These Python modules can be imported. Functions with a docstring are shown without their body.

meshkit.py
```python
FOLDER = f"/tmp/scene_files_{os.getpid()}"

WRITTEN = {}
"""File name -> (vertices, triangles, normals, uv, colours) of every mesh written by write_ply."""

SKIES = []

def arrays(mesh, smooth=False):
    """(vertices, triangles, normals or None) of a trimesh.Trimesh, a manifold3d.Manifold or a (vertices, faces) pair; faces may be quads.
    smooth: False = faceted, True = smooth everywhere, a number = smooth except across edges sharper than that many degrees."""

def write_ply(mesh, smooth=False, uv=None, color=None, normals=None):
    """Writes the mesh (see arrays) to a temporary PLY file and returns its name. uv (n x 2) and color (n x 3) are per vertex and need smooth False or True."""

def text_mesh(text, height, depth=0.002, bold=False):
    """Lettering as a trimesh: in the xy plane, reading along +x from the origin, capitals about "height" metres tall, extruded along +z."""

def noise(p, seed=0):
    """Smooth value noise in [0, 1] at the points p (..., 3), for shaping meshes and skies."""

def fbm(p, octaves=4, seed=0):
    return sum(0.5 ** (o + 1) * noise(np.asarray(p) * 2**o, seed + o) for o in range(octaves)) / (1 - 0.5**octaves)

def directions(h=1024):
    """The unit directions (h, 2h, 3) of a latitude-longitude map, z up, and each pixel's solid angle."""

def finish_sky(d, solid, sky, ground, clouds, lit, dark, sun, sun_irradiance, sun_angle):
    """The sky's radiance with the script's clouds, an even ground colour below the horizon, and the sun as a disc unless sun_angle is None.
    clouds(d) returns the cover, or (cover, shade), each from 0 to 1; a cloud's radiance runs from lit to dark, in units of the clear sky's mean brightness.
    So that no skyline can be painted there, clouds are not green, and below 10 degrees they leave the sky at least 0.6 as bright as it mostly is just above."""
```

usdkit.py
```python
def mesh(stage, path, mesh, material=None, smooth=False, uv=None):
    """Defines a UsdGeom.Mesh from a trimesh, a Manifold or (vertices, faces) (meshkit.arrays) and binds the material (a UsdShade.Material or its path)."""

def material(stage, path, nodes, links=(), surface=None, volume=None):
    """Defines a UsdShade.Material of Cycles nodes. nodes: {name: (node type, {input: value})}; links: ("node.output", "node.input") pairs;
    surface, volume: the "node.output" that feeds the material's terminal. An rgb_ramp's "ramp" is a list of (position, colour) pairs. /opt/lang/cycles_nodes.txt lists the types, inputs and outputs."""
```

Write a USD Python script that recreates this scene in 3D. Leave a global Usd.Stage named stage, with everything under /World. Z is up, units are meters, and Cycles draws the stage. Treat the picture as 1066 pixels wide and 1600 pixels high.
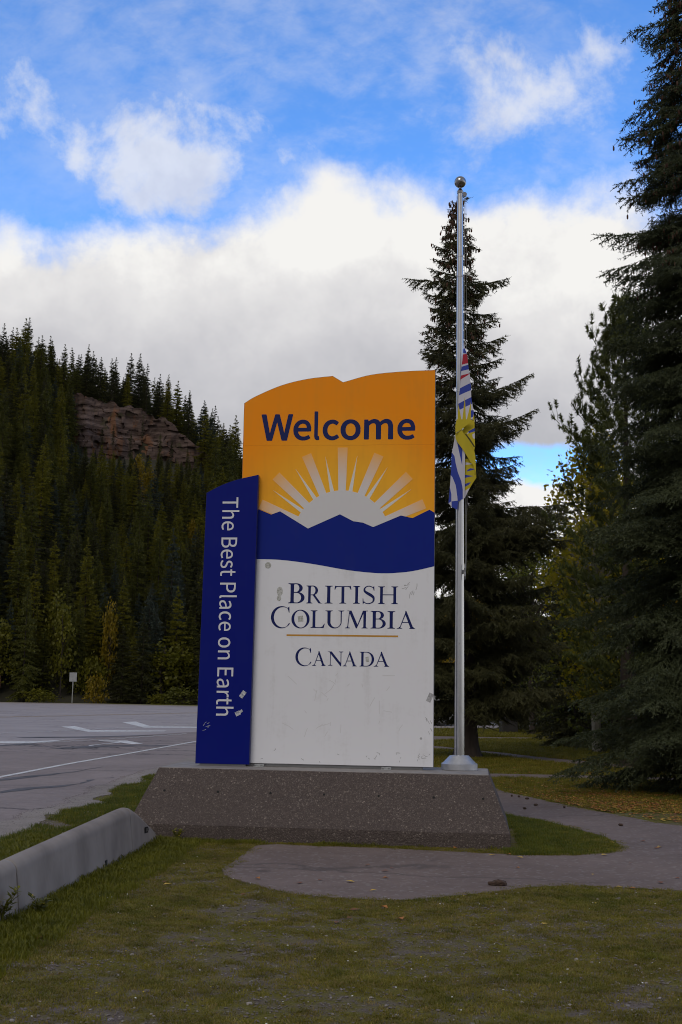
import math
import numpy as np
import trimesh
import usdkit
import meshkit
from pxr import Gf, Sdf, Usd, UsdGeom, UsdLux, UsdShade, Vt
from shapely.geometry import Polygon, LineString, Point, box as sbox
from shapely import affinity, union_all, contains_xy

stage = Usd.Stage.CreateInMemory()
UsdGeom.SetStageUpAxis(stage, "Z")
UsdGeom.SetStageMetersPerUnit(stage, 1.0)
UsdGeom.Xform.Define(stage, "/World")
UsdGeom.Scope.Define(stage, "/World/Looks")

# ------------------------------------------------------------------ camera
FPX, PITCH, ROLL = 1880.0, math.atan(285 / 1880.0), 0.0165
_F = np.array([0, math.cos(PITCH), math.sin(PITCH)])
_R0, _U0 = np.array([1.0, 0, 0]), np.array([0, -math.sin(PITCH), math.cos(PITCH)])
_R = math.cos(ROLL) * _R0 + math.sin(ROLL) * _U0
_U = math.cos(ROLL) * _U0 - math.sin(ROLL) * _R0
cam = UsdGeom.Camera.Define(stage, "/World/camera")
m4 = Gf.Matrix4d(*_R, 0, *_U, 0, *(-_F), 0, 0, 0, 1.6, 1)
UsdGeom.Xformable(cam).AddTransformOp().Set(m4)
cam.CreateHorizontalApertureAttr(15.6)
cam.CreateVerticalApertureAttr(15.6 * 1600 / 1066)
cam.CreateFocalLengthAttr(15.6 * FPX / 1066)
cam.CreateClippingRangeAttr(Gf.Vec2f(0.05, 20000))
EXPOSURE = 0.12
cam.CreateExposureAttr(EXPOSURE)


# ------------------------------------------------------------------ node graph helper
class Graph:
    def __init__(self):
        self.n, self.l, self.k = {}, [], 0

    def add(self, kind, **inp):
        self.k += 1
        name = f"n{self.k}"
        vals = {}
        for key, v in inp.items():
            if isinstance(v, str) and "." in v and v.split(".")[0] in self.n:
                self.l.append((v, f"{name}.{key}"))
            else:
                vals[key] = v
        self.n[name] = (kind, vals)
        return name

    def math(self, op, a, b=None, c=None):
        d = dict(math_type=op, value1=a)
        if b is not None:
            d["value2"] = b
        if c is not None:
            d["value3"] = c
        return self.add("math", **d) + ".value"

    def noise(self, vec, scale, detail=4, rough=0.5, dist=0.0):
        return self.add("noise_texture", vector=vec, scale=scale, detail=detail, roughness=rough, distortion=dist) + ".fac"

    def sstep(self, v, a, b, lo=0.0, hi=1.0):
        return self.add("map_range", range_type="smoothstep", value=v, from_min=a, from_max=b, to_min=lo, to_max=hi) + ".result"

    def lstep(self, v, a, b, lo=0.0, hi=1.0):
        return self.add("map_range", range_type="linear", value=v, from_min=a, from_max=b, to_min=lo, to_max=hi, clamp=True) + ".result"

    def mix(self, f, a, b, kind="mix"):
        return self.add("mix", mix_type=kind, fac=f, color1=a, color2=b) + ".color"

    def ramp(self, f, stops):
        return self.add("rgb_ramp", ramp=stops, fac=f) + ".color"

    def make(self, name, surface):
        return usdkit.material(stage, f"/World/Looks/{name}", self.n, self.l, surface=surface)


# ------------------------------------------------------------------ sky: one dome, broken cloud over a blue sky
SUN_AZ, SUN_EL = math.radians(206), math.radians(44)   # towards the sun, hidden by the cloud behind the camera
SKY_S = 0.1
g = Graph()
tc = g.add("texture_coordinate") + ".generated"
sep = g.add("separate_xyz", vector=tc)
az = g.math("arctan2", f"{sep}.x", f"{sep}.y")
el = g.math("arcsine", f"{sep}.z")
n1 = g.noise(tc, 7.0, 9, 0.55, 0.1)
n2 = g.noise(tc, 22.0, 9, 0.6, 0.1)
n3 = g.noise(tc, 3.2, 6, 0.5)
n4 = g.noise(tc, 12.0, 10, 0.60, 0.15)
edge = g.math("multiply_add", g.math("cosine", g.math("multiply", g.math("subtract", az, 0.10), 3.0)), 0.088, 0.325)
# unseen cloud over the sun, inferred from the shade, shaped to neutralise ambient light
back = g.sstep(g.math("cosine", g.math("subtract", az, SUN_AZ)), -0.25, 0.75)
edge = g.math("add", edge, g.math("multiply", back, 0.85))
edge = g.math("add", edge, g.math("multiply", g.math("subtract", n1, 0.5), 0.12))
edge = g.math("add", edge, g.math("multiply", g.math("subtract", n2, 0.5), 0.075))
bank = g.sstep(g.math("subtract", edge, el), -0.022, 0.028)


def blob(a0, e0, sa, se, noise, amp, lo, hi, tilt=0.0):
    da = g.math("subtract", az, a0)
    de = g.math("subtract", el, e0)
    if tilt:
        de = g.math("subtract", de, g.math("multiply", da, tilt))
    q = g.math("sqrt", g.math("add", g.math("power", g.math("absolute", g.math("divide", da, sa)), 2.0), g.math("power", g.math("absolute", g.math("divide", de, se)), 2.0)))
    v = g.math("add", g.math("subtract", 1.0, q), g.math("multiply", g.math("subtract", noise, 0.5), amp))
    return g.sstep(v, lo, hi)


D2 = math.radians
puff1 = blob(D2(-8.4), D2(24.3), D2(7.2), D2(2.9), n4, 5.2, 0.05, 1.3, -0.18)
puff2 = blob(D2(8.4), D2(27.0), D2(5.2), D2(3.8), n4, 5.0, 0.1, 1.4, 0.35)
# thin high cirrus, streaked
mp = g.add("mapping", vector=tc, rotation=(0.3, 0.5, 0.6), scale=(3.0, 9.0, 5.0)) + ".vector"
c1 = g.math("add", g.math("multiply", g.noise(mp, 1.3, 9, 0.60, 0.15), 0.55), g.math("multiply", g.noise(g.add("mapping", vector=tc, rotation=(0.3, 0.5, 0.6), scale=(1.0, 2.2, 1.5)) + ".vector", 26.0, 7, 0.62, 0.2), 0.45))
cir = g.math("multiply", g.sstep(c1, 0.38, 0.70), g.sstep(n3, 0.30, 0.60))
cir = g.math("multiply", cir, g.lstep(az, -0.32, 0.25, 0.45, 0.95))
gap = blob(D2(9.0), D2(11.0), D2(5.5), D2(1.25), n2, 1.0, 0.05, 0.55)
bank = g.math("multiply", bank, g.math("subtract", 1.0, gap))
over = g.sstep(g.math("add", el, g.math("multiply", g.math("subtract", n3, 0.5), 0.5)), 0.66, 0.88)   # unseen cloud added overhead to neutralise the light
bank = g.math("maximum", bank, over)
cover = g.math("maximum", bank, g.math("multiply", g.math("maximum", puff1, puff2), 0.72))
cover = g.math("maximum", cover, g.math("multiply", cir, 0.55))
# how lit the cloud is: white towers on top, greyer bases below, white again low down
lit = g.sstep(el, D2(11.8), D2(21.0), 0.06, 1.0)
low = g.sstep(el, D2(10.0), D2(11.6), 1.0, 0.0)
lit = g.math("maximum", lit, low)
lit = g.math("add", lit, g.math("multiply", g.math("subtract", n1, 0.48), 1.25))
lit = g.math("add", lit, g.math("multiply", g.math("subtract", n2, 0.5), 0.6))
lit = g.math("multiply", lit, g.math("subtract", 1.0, g.math("multiply", g.math("maximum", back, over), 0.9)))   # greyed out of view to dim the light on sign and ground
K = 1 / SKY_S
ccol = g.ramp(lit, [(0.0, tuple(c * K / 12 for c in (0.43, 0.435, 0.47))), (0.45, tuple(c * K / 12 for c in (0.56, 0.555, 0.58))), (0.85, tuple(c * K / 12 for c in (0.73, 0.72, 0.72))), (1.0, tuple(c * K / 12 for c in (0.84, 0.83, 0.81)))])
ccol = g.add("vector_math", math_type="scale", vector1=ccol, scale=g.math("multiply", 12.0, g.math("subtract", 1.0, g.math("multiply", g.math("maximum", back, over), 0.36)))) + ".vector"  # unseen cloud darkened further to lower the light on the scene
sky = g.add("sky_texture", sky_type="single_scattering", sun_disc=False, sun_elevation=SUN_EL, sun_rotation=SUN_AZ, altitude=1600.0, air_density=1.0, aerosol_density=0.4, ozone_density=2.0) + ".color"
sky = g.mix(1.0, sky, (1.15, 1.90, 2.66), "multiply")
col = g.mix(cover, sky, ccol)
bg = g.add("background_shader", color=col, strength=SKY_S)
skymat = g.make("sky_material", f"{bg}.background")
dome = UsdLux.DomeLight.Define(stage, "/World/sky")
UsdShade.MaterialBindingAPI.Apply(dome.GetPrim()).Bind(skymat)
dome.GetPrim().SetCustomDataByKey("kind", "structure")

# the sun, veiled by the cloud bank
sun = UsdLux.DistantLight.Define(stage, "/World/sun")
sun.CreateIntensityAttr(0.2)
sun.CreateNormalizeAttr(True)
sun.CreateAngleAttr(30.0)
sun.CreateColorAttr(Gf.Vec3f(1.0, 0.93, 0.84))
UsdGeom.Xformable(sun).AddRotateXYZOp().Set(Gf.Vec3f(math.degrees(math.pi / 2 - SUN_EL), 0, math.degrees(math.pi - SUN_AZ)))

# ------------------------------------------------------------------ helpers
used = {}


def numbered(path):
    k = used.get(path, 0)
    used[path] = k + 1
    return path if k == 0 else f"{path}_{k:03d}"


def tag(prim, label=None, cat=None, group=None, kind=None):
    p = prim.GetPrim() if hasattr(prim, "GetPrim") else prim
    for k, v in (("label", label), ("category", cat), ("group", group), ("kind", kind)):
        if v:
            p.SetCustomDataByKey(k, v)
    return prim


def thing(name, loc=(0, 0, 0), rotz=0.0, **kw):
    x = UsdGeom.Xform.Define(stage, numbered(f"/World/{name}"))
    x.AddTranslateOp().Set(Gf.Vec3d(*map(float, loc)))
    x.AddRotateZOp().Set(math.degrees(rotz))
    return tag(x, **kw)


def part(parent, name, mesh, mat, smooth=False, **kw):
    base = str(parent.GetPath()) if parent is not None else "/World"
    return tag(usdkit.mesh(stage, numbered(f"{base}/{name}"), mesh, mat, smooth=smooth), **kw)


def cat_(ms):
    return trimesh.util.concatenate([m for m in ms if m is not None and len(m.faces)])


def tube(points, radii, sides=8, cap=True):
    p = np.asarray(points, float)
    r = np.broadcast_to(radii, (len(p),))
    t = np.gradient(p, axis=0)
    t /= np.linalg.norm(t, axis=1, keepdims=True) + 1e-12
    ref = np.where(np.abs(t[:, 2:]) < 0.9, [[0, 0, 1.0]], [[1.0, 0, 0]])
    a = np.cross(t, ref)
    a /= np.linalg.norm(a, axis=1, keepdims=True) + 1e-12
    b = np.cross(t, a)
    an = np.arange(sides) * 2 * np.pi / sides
    v = (p[:, None] + r[:, None, None] * (np.cos(an)[None, :, None] * a[:, None] + np.sin(an)[None, :, None] * b[:, None])).reshape(-1, 3)
    f = []
    for i in range(len(p) - 1):
        for j in range(sides):
            q, s = i * sides + j, i * sides + (j + 1) % sides
            f += [(q, s, s + sides), (q, s + sides, q + sides)]
    if cap:
        n = len(v)
        v = np.vstack([v, p[:1], p[-1:]])
        for j in range(sides):
            f.append((n, (j + 1) % sides, j))
            e = (len(p) - 1) * sides
            f.append((n + 1, e + j, e + (j + 1) % sides))
    m = trimesh.Trimesh(v, np.array(f), process=False)
    m.fix_normals()
    return m


def rbox(sx, sy, sz, r=0.01, at=(0, 0, 0)):
    """A box with chamfered edges, standing on at."""
    import manifold3d
    r = min(r, sx / 2.1, sy / 2.1, sz / 2.1)
    pts = []
    for x in (-1, 1):
        for y in (-1, 1):
            for z in (-1, 1):
                c = np.array([x * sx / 2, y * sy / 2, z * sz / 2])
                for k in range(3):
                    o = np.array([r, r, r])
                    o[k] = 0
                    pts.append(c - np.array([x, y, z]) * o)
    m = trimesh.convex.convex_hull(np.array(pts))
    m.apply_translation(np.array(at) + [0, 0, sz / 2])
    return m


def lathe(profile, n=24):
    return trimesh.creation.revolve(np.array(profile, float), sections=n)


def polys(s):
    if s.is_empty:
        return []
    return [p for p in getattr(s, "geoms", [s]) if p.geom_type == "Polygon" and p.area > 1e-8]


def sheet(poly, z, seg=None):
    """A flat horizontal sheet of a polygon (facing up)."""
    ms = []
    for p in polys(poly):
        v, f = trimesh.creation.triangulate_polygon(p, engine="earcut")
        ms.append(trimesh.Trimesh(np.c_[v, np.full(len(v), z)], f, process=False))
    m = cat_(ms)
    n = m.face_normals[:, 2]
    f = m.faces.copy()
    f[n < 0] = f[n < 0][:, ::-1]
    return trimesh.Trimesh(m.vertices, f, process=False)


def ext(poly, depth, y0):
    """A polygon drawn in (x, z), its front face at y = y0 - depth, extruded towards the viewer's side (-y)."""
    ms = [trimesh.creation.extrude_polygon(p, depth, engine="earcut") for p in polys(poly)]
    m = cat_(ms)
    v = np.array(m.vertices)
    return trimesh.Trimesh(np.c_[v[:, 0], y0 - v[:, 2], v[:, 1]], m.faces, process=False)


def spline(pts, n=8):
    """Catmull-Rom through points."""
    p = np.asarray(pts, float)
    q = np.vstack([2 * p[0] - p[1], p, 2 * p[-1] - p[-2]])
    out = []
    for i in range(1, len(q) - 2):
        for t in np.linspace(0, 1, n, endpoint=False):
            a, b, c, d = q[i - 1], q[i], q[i + 1], q[i + 2]
            out.append(0.5 * (2 * b + (c - a) * t + (2 * a - 5 * b + 4 * c - d) * t**2 + (3 * b - a - 3 * c + d) * t**3))
    out.append(p[-1])
    return np.array(out)


def wobble(pts, amp, freq, seed=0, n=10):
    """A closed smooth outline with a slightly ragged edge."""
    p = spline(list(pts) + [pts[0]], n)
    d = (meshkit.fbm(np.c_[p * freq, np.full(len(p), seed)], 3, seed) - 0.5) * 2 * amp
    e = (meshkit.fbm(np.c_[p * freq, np.full(len(p), seed + 7.3)], 3, seed + 5) - 0.5) * 2 * amp
    return Polygon(p + np.c_[d, e]).buffer(0)


# ------------------------------------------------------------------ materials
def mat(name, stops, scale=5.0, detail=5, rough=0.6, bump=0.0, bscale=None, metallic=0.0, spec=0.5, coord="position", rrange=None, dist=0.0, vscale=None, bdist=0.01):
    g = Graph()
    if coord == "position":
        vec = g.add("geometry") + ".position"
    else:
        vec = g.add("texture_coordinate") + ".object"
    if vscale:
        vec = g.add("mapping", vector=vec, scale=vscale) + ".vector"
    f = g.noise(vec, scale, detail, 0.6, dist)
    c = g.ramp(f, stops) if len(stops) > 1 else tuple(stops[0][1])
    kw = dict(base_color=c, roughness=rough, metallic=metallic, specular_ior_level=spec)
    if rrange:
        kw["roughness"] = g.lstep(f, 0.3, 0.7, *rrange)
    if bump:
        h = g.noise(vec, bscale or scale * 6, 5, 0.6)
        kw["normal"] = g.add("bump", height=h, strength=bump, distance=bdist) + ".normal"
    b = g.add("principled_bsdf", **kw)
    return g.make(name, f"{b}.BSDF")


def leaf_mat(name, c1, c2, trans=0.25, scale=1.3, rough=0.55, coord="position"):
    g = Graph()
    vec = (g.add("geometry") + ".position") if coord == "position" else (g.add("texture_coordinate") + ".object")
    f = g.noise(vec, scale, 4, 0.65)
    c = g.ramp(f, [(0.3, c1), (0.68, c2)])
    p = g.add("principled_bsdf", base_color=c, roughness=rough, specular_ior_level=0.3)
    t = g.add("translucent_bsdf", color=c)
    m = g.add("mix_closure", fac=trans, closure1=f"{p}.BSDF", closure2=f"{t}.BSDF")
    return g.make(name, f"{m}.closure")


def flat(name, c, rough=0.45, metallic=0.0, spec=0.5):
    g = Graph()
    b = g.add("principled_bsdf", base_color=c, roughness=rough, metallic=metallic, specular_ior_level=spec)
    return g.make(name, f"{b}.BSDF")


def asphalt(name, lo, hi, fine=120.0, crack=0.0, rough=0.85, tint=None):
    g = Graph()
    vec = g.add("geometry") + ".position"
    big = g.noise(vec, 0.35, 5, 0.6)
    mid = g.noise(vec, 4.0, 4, 0.6)
    fin = g.noise(vec, fine, 2, 0.7)
    v = g.math("add", g.math("multiply", big, 0.45), g.math("add", g.math("multiply", mid, 0.25), g.math("multiply", fin, 0.30)))
    c = g.ramp(v, [(0.33, lo), (0.66, hi)])
    spk = g.add("voronoi_texture", vector=vec, scale=fine * 0.45) + ".color"
    sv = g.add("separate_color", color=spk)
    bright = g.sstep(f"{sv}.r", 0.86, 0.97)
    c = g.mix(g.math("multiply", bright, 0.32), c, (0.34, 0.32, 0.30))
    if crack:
        wv = g.add("mapping", vector=vec, scale=(0.22, 0.9, 1.0), rotation=(0, 0, 0.5)) + ".vector"
        wv2 = g.add("vector_math", math_type="add", vector1=wv, vector2=g.add("vector_math", math_type="scale", vector1=g.add("noise_texture", vector=vec, scale=1.6, detail=4.0) + ".color", scale=0.55) + ".vector") + ".vector"
        vo = g.add("voronoi_texture", vector=wv2, scale=0.55, feature="distance_to_edge") + ".distance"
        ck = g.sstep(vo, 0.004, 0.02, 1.0, 0.0)
        ck = g.math("multiply", ck, g.sstep(g.noise(vec, 0.16, 3), 0.40, 0.56))
        c = g.mix(g.math("multiply", ck, crack), c, (0.03, 0.028, 0.028))
    n = g.add("bump", height=fin, strength=0.35, distance=0.006) + ".normal"
    b = g.add("principled_bsdf", base_color=c, roughness=rough, specular_ior_level=0.35, normal=n)
    return g.make(name, f"{b}.BSDF")


def aggregate(name, dark=1.0):
    """Exposed-aggregate concrete: small brown, grey and pale stones in a dark matrix."""
    g = Graph()
    vec = g.add("geometry") + ".position"
    col = None
    v1 = g.add("voronoi_texture", vector=vec, scale=62.0, randomness=1.0)
    v2 = g.add("voronoi_texture", vector=vec, scale=120.0, randomness=1.0)
    s1 = g.add("separate_color", color=f"{v1}.color")
    s2 = g.add("separate_color", color=f"{v2}.color")
    k = dark
    c1 = g.ramp(f"{s1}.r", [(0.0, (0.060 * k, 0.043 * k, 0.038 * k)), (0.4, (0.092 * k, 0.068 * k, 0.060 * k)), (0.7, (0.125 * k, 0.096 * k, 0.086 * k)), (0.9, (0.165 * k, 0.132 * k, 0.115 * k)), (0.965, (0.21 * k, 0.17 * k, 0.145 * k)), (0.995, (0.48 * k, 0.40 * k, 0.34 * k))])
    c2 = g.ramp(f"{s2}.g", [(0.0, (0.052 * k, 0.037 * k, 0.034 * k)), (0.6, (0.10 * k, 0.075 * k, 0.068 * k)), (0.93, (0.17 * k, 0.14 * k, 0.12 * k)), (0.985, (0.42 * k, 0.36 * k, 0.31 * k))])
    c = g.mix(0.5, c1, c2)
    mor = g.sstep(f"{v1}.distance", 0.35, 0.75, 0.0, 0.6)
    c = g.mix(mor, c, (0.055 * k, 0.042 * k, 0.038 * k))
    big = g.noise(vec, 1.6, 5, 0.6)
    c = g.mix(g.lstep(big, 0.3, 0.7, 0.0, 0.45), c, (0.070 * k, 0.052 * k, 0.048 * k))
    nrm = g.add("bump", height=f"{v1}.distance", strength=0.7, distance=0.008, invert=True) + ".normal"
    b = g.add("principled_bsdf", base_color=c, roughness=0.75, normal=nrm, specular_ior_level=0.4)
    return g.make(name, f"{b}.BSDF")


def print_mat(name, base, dirt=(0.42, 0.40, 0.38), amount=0.35, rough=0.32, spec=0.3):
    """Painted or printed sheet: weathered very slightly, with faint vertical streaks and smudges."""
    g = Graph()
    vec = g.add("geometry") + ".position"
    st = g.noise(g.add("mapping", vector=vec, scale=(9.0, 9.0, 0.5)) + ".vector", 1.0, 5, 0.6)
    sm = g.noise(vec, 2.3, 6, 0.62)
    fine = g.noise(vec, 26.0, 4, 0.7)
    f = g.math("multiply", g.sstep(g.math("add", g.math("multiply", st, 0.4), g.math("add", g.math("multiply", sm, 0.4), g.math("multiply", fine, 0.2))), 0.50, 0.70), amount)
    c = g.mix(f, base, dirt)
    r = g.lstep(sm, 0.3, 0.7, rough * 0.85, rough * 1.25)
    b = g.add("principled_bsdf", base_color=c, roughness=r, specular_ior_level=spec)
    return g.make(name, f"{b}.BSDF")


def ray_mat(name, centre, r0, r1, white, yellow):
    """A printed ray that runs from white at the sun's rim into the yellow of the board."""
    g = Graph()
    vec = g.add("geometry") + ".position"
    d = g.add("vector_math", math_type="distance", vector1=vec, vector2=centre) + ".value"
    f = g.lstep(d, r0, r1)
    c = g.ramp(f, [(0.0, white), (0.35, tuple(0.8 * a + 0.2 * b for a, b in zip(white, yellow))), (0.75, tuple(0.42 * a + 0.58 * b for a, b in zip(white, yellow))), (1.0, tuple(0.15 * a + 0.85 * b for a, b in zip(white, yellow)))])
    b = g.add("principled_bsdf", base_color=c, roughness=0.38, specular_ior_level=0.18)
    return g.make(name, f"{b}.BSDF")


YEL, BLU, WHT = (0.96, 0.30, 0.005), (0.007, 0.020, 0.225), (0.82, 0.825, 0.865)
M = {}


def glow_mat(name, centre, r0, r1, inner, outer):
    """The board's yellow, printed lighter around the sun."""
    g = Graph()
    vec = g.add("geometry") + ".position"
    d = g.add("vector_math", math_type="distance", vector1=vec, vector2=centre) + ".value"
    c = g.mix(g.sstep(d, r0, r1), inner, outer)
    sm = g.noise(vec, 2.3, 6, 0.62)
    st = g.noise(g.add("mapping", vector=vec, scale=(8.0, 8.0, 0.6)) + ".vector", 1.0, 5, 0.6)
    c = g.mix(g.math("multiply", g.sstep(g.math("add", g.math("multiply", sm, 0.5), g.math("multiply", st, 0.5)), 0.46, 0.66), 0.22), c, (0.62, 0.27, 0.03))
    b = g.add("principled_bsdf", base_color=c, roughness=g.lstep(sm, 0.3, 0.7, 0.30, 0.44), specular_ior_level=0.16)
    return g.make(name, f"{b}.BSDF")


M["yellow_plain"] = print_mat("sign_yellow", YEL, (0.70, 0.25, 0.03), 0.25, 0.36, 0.16)
M["blue"] = print_mat("sign_blue", BLU, (0.03, 0.04, 0.20), 0.2, 0.4, 0.12)
M["sideblue"] = print_mat("side_panel_blue", (0.003, 0.009, 0.18), (0.02, 0.03, 0.17), 0.2, 0.42, 0.12)
M["white"] = print_mat("sign_white", WHT, (0.52, 0.50, 0.49), 0.35, 0.4)
M["sunwhite"] = print_mat("sun_white", (0.70, 0.69, 0.70), (0.55, 0.53, 0.52), 0.2, 0.36)
M["letterblue"] = flat("lettering_blue", (0.008, 0.016, 0.11), 0.45, 0.0, 0.2)
M["letterwhite"] = flat("lettering_white", (0.72, 0.72, 0.76), 0.4)
M["rule"] = flat("rule_orange", (0.55, 0.27, 0.03), 0.4)
M["edge"] = mat("panel_edge_metal", [(0.3, (0.10, 0.10, 0.11)), (0.7, (0.16, 0.16, 0.17))], 6, rough=0.5)
M["edgeblue"] = flat("side_panel_edge", (0.008, 0.012, 0.09), 0.5)
M["galv"] = mat("galvanised_bracket", [(0.3, (0.32, 0.33, 0.33)), (0.7, (0.48, 0.49, 0.49))], 30, rough=0.45, metallic=0.6)
M["bolt"] = flat("bolt_metal", (0.3, 0.3, 0.3), 0.4, 0.8)
M["grey_sticker"] = mat("worn_sticker_grey", [(0.35, (0.26, 0.26, 0.27)), (0.6, (0.50, 0.50, 0.52))], 45, rough=0.6)
M["green_sticker"] = mat("worn_sticker_greenish", [(0.4, (0.30, 0.31, 0.27)), (0.58, (0.58, 0.58, 0.56))], 60, rough=0.6)
M["pale_sticker"] = mat("worn_sticker_pale", [(0.4, (0.25, 0.27, 0.35)), (0.6, (0.68, 0.68, 0.70))], 50, rough=0.6)
M["scuff"] = flat("scuff_grey", (0.42, 0.42, 0.43), 0.6)
M["scuff_faint"] = flat("scuff_faint", (0.66, 0.65, 0.66), 0.6)
M["pole"] = mat("brushed_aluminium", [(0.3, (0.54, 0.54, 0.55)), (0.7, (0.64, 0.64, 0.65))], 3, rough=0.25, metallic=1.0, vscale=(6, 6, 1.0), rrange=(0.20, 0.30))
M["flange"] = mat("cast_aluminium", [(0.3, (0.42, 0.43, 0.46)), (0.7, (0.58, 0.59, 0.62))], 8, rough=0.45, metallic=0.75)
M["ball"] = mat("finial_metal", [(0.3, (0.30, 0.30, 0.31)), (0.7, (0.38, 0.38, 0.39))], 6, rough=0.16, metallic=1.0)
M["rope"] = flat("rope_white", (0.28, 0.28, 0.27), 0.8)
M["black"] = flat("black_rubber", (0.02, 0.02, 0.02), 0.6)
M["concrete"] = mat("barrier_concrete", [(0.25, (0.155, 0.132, 0.116)), (0.5, (0.24, 0.208, 0.185)), (0.8, (0.32, 0.285, 0.255))], 2.2, 7, 0.85, bump=0.35, bscale=45, vscale=(1, 1, 0.6), bdist=0.006)
M["plinth"] = aggregate("exposed_aggregate", 0.92)
M["plinthtop"] = mat("plinth_top_concrete", [(0.3, (0.20, 0.18, 0.17)), (0.7, (0.30, 0.28, 0.27))], 9, 6, 0.8, bump=0.4, bscale=80, bdist=0.004)
M["hole"] = flat("tie_hole_dark", (0.01, 0.01, 0.01), 0.9)
M["path"] = asphalt("path_asphalt", (0.105, 0.076, 0.066), (0.220, 0.168, 0.148), 70.0, 0.45)
M["road"] = asphalt("road_asphalt", (0.165, 0.135, 0.128), (0.32, 0.265, 0.25), 60.0, 0.9)
M["highway"] = asphalt("highway_asphalt_brightened", (0.25, 0.22, 0.215), (0.42, 0.37, 0.36), 40.0, 0.6, 0.7)  # paler than the road: brightness of the far grazing view put into the colour
M["gravel"] = asphalt("shoulder_gravel", (0.16, 0.135, 0.12), (0.34, 0.30, 0.27), 60.0, 0.0, 0.95)
M["paint_w"] = mat("road_paint_white", [(0.33, (0.30, 0.29, 0.28)), (0.5, (0.68, 0.68, 0.67))], 5.0, 7, 0.7)
M["paint_y"] = mat("road_paint_yellow", [(0.33, (0.25, 0.2, 0.14)), (0.55, (0.52, 0.33, 0.10))], 5.0, 7, 0.7)
M["patch"] = mat("tar_patch", [(0.4, (0.05, 0.047, 0.047)), (0.6, (0.12, 0.11, 0.11))], 1.2, 6, 0.75)


def ground_mat():
    g = Graph()
    vec = g.add("geometry") + ".position"
    sp = g.add("separate_xyz", vector=vec)
    n1 = g.noise(vec, 1.1, 6, 0.62)
    n2 = g.noise(vec, 7.0, 5, 0.65)
    fin = g.noise(vec, 70.0, 3, 0.7)
    soil = g.ramp(g.math("add", g.math("multiply", fin, 0.6), g.math("multiply", n2, 0.4)), [(0.32, (0.070, 0.053, 0.046)), (0.5, (0.145, 0.115, 0.104)), (0.68, (0.24, 0.20, 0.185))])
    moss = g.ramp(fin, [(0.3, (0.062, 0.056, 0.006)), (0.7, (0.18, 0.155, 0.019))])
    m = g.sstep(g.math("add", g.math("multiply", n1, 0.5), g.math("multiply", n2, 0.5)), 0.38, 0.58)
    near = g.mix(m, soil, moss)
    lawn = g.ramp(g.math("add", g.math("multiply", n1, 0.5), g.math("multiply", fin, 0.5)), [(0.3, (0.075, 0.074, 0.010)), (0.7, (0.165, 0.15, 0.024))])
    far = g.sstep(f"{sp}.y", 14.0, 19.0)
    c = g.mix(far, near, lawn)
    spk = g.add("voronoi_texture", vector=vec, scale=48.0) + ".color"
    sv = g.add("separate_color", color=spk)
    w = g.math("multiply", g.sstep(f"{sv}.g", 0.93, 0.985), 0.5)
    w = g.math("multiply", w, g.sstep(m, 0.2, 0.8, 1.0, 0.15))
    c = g.mix(w, c, (0.42, 0.40, 0.38))
    nr = g.add("bump", height=g.math("add", fin, g.math("multiply", n2, 1.5)), strength=0.6, distance=0.02) + ".normal"
    b = g.add("principled_bsdf", base_color=c, roughness=0.95, specular_ior_level=0.2, normal=nr)
    return g.make("ground_soil_and_moss", f"{b}.BSDF")


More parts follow.
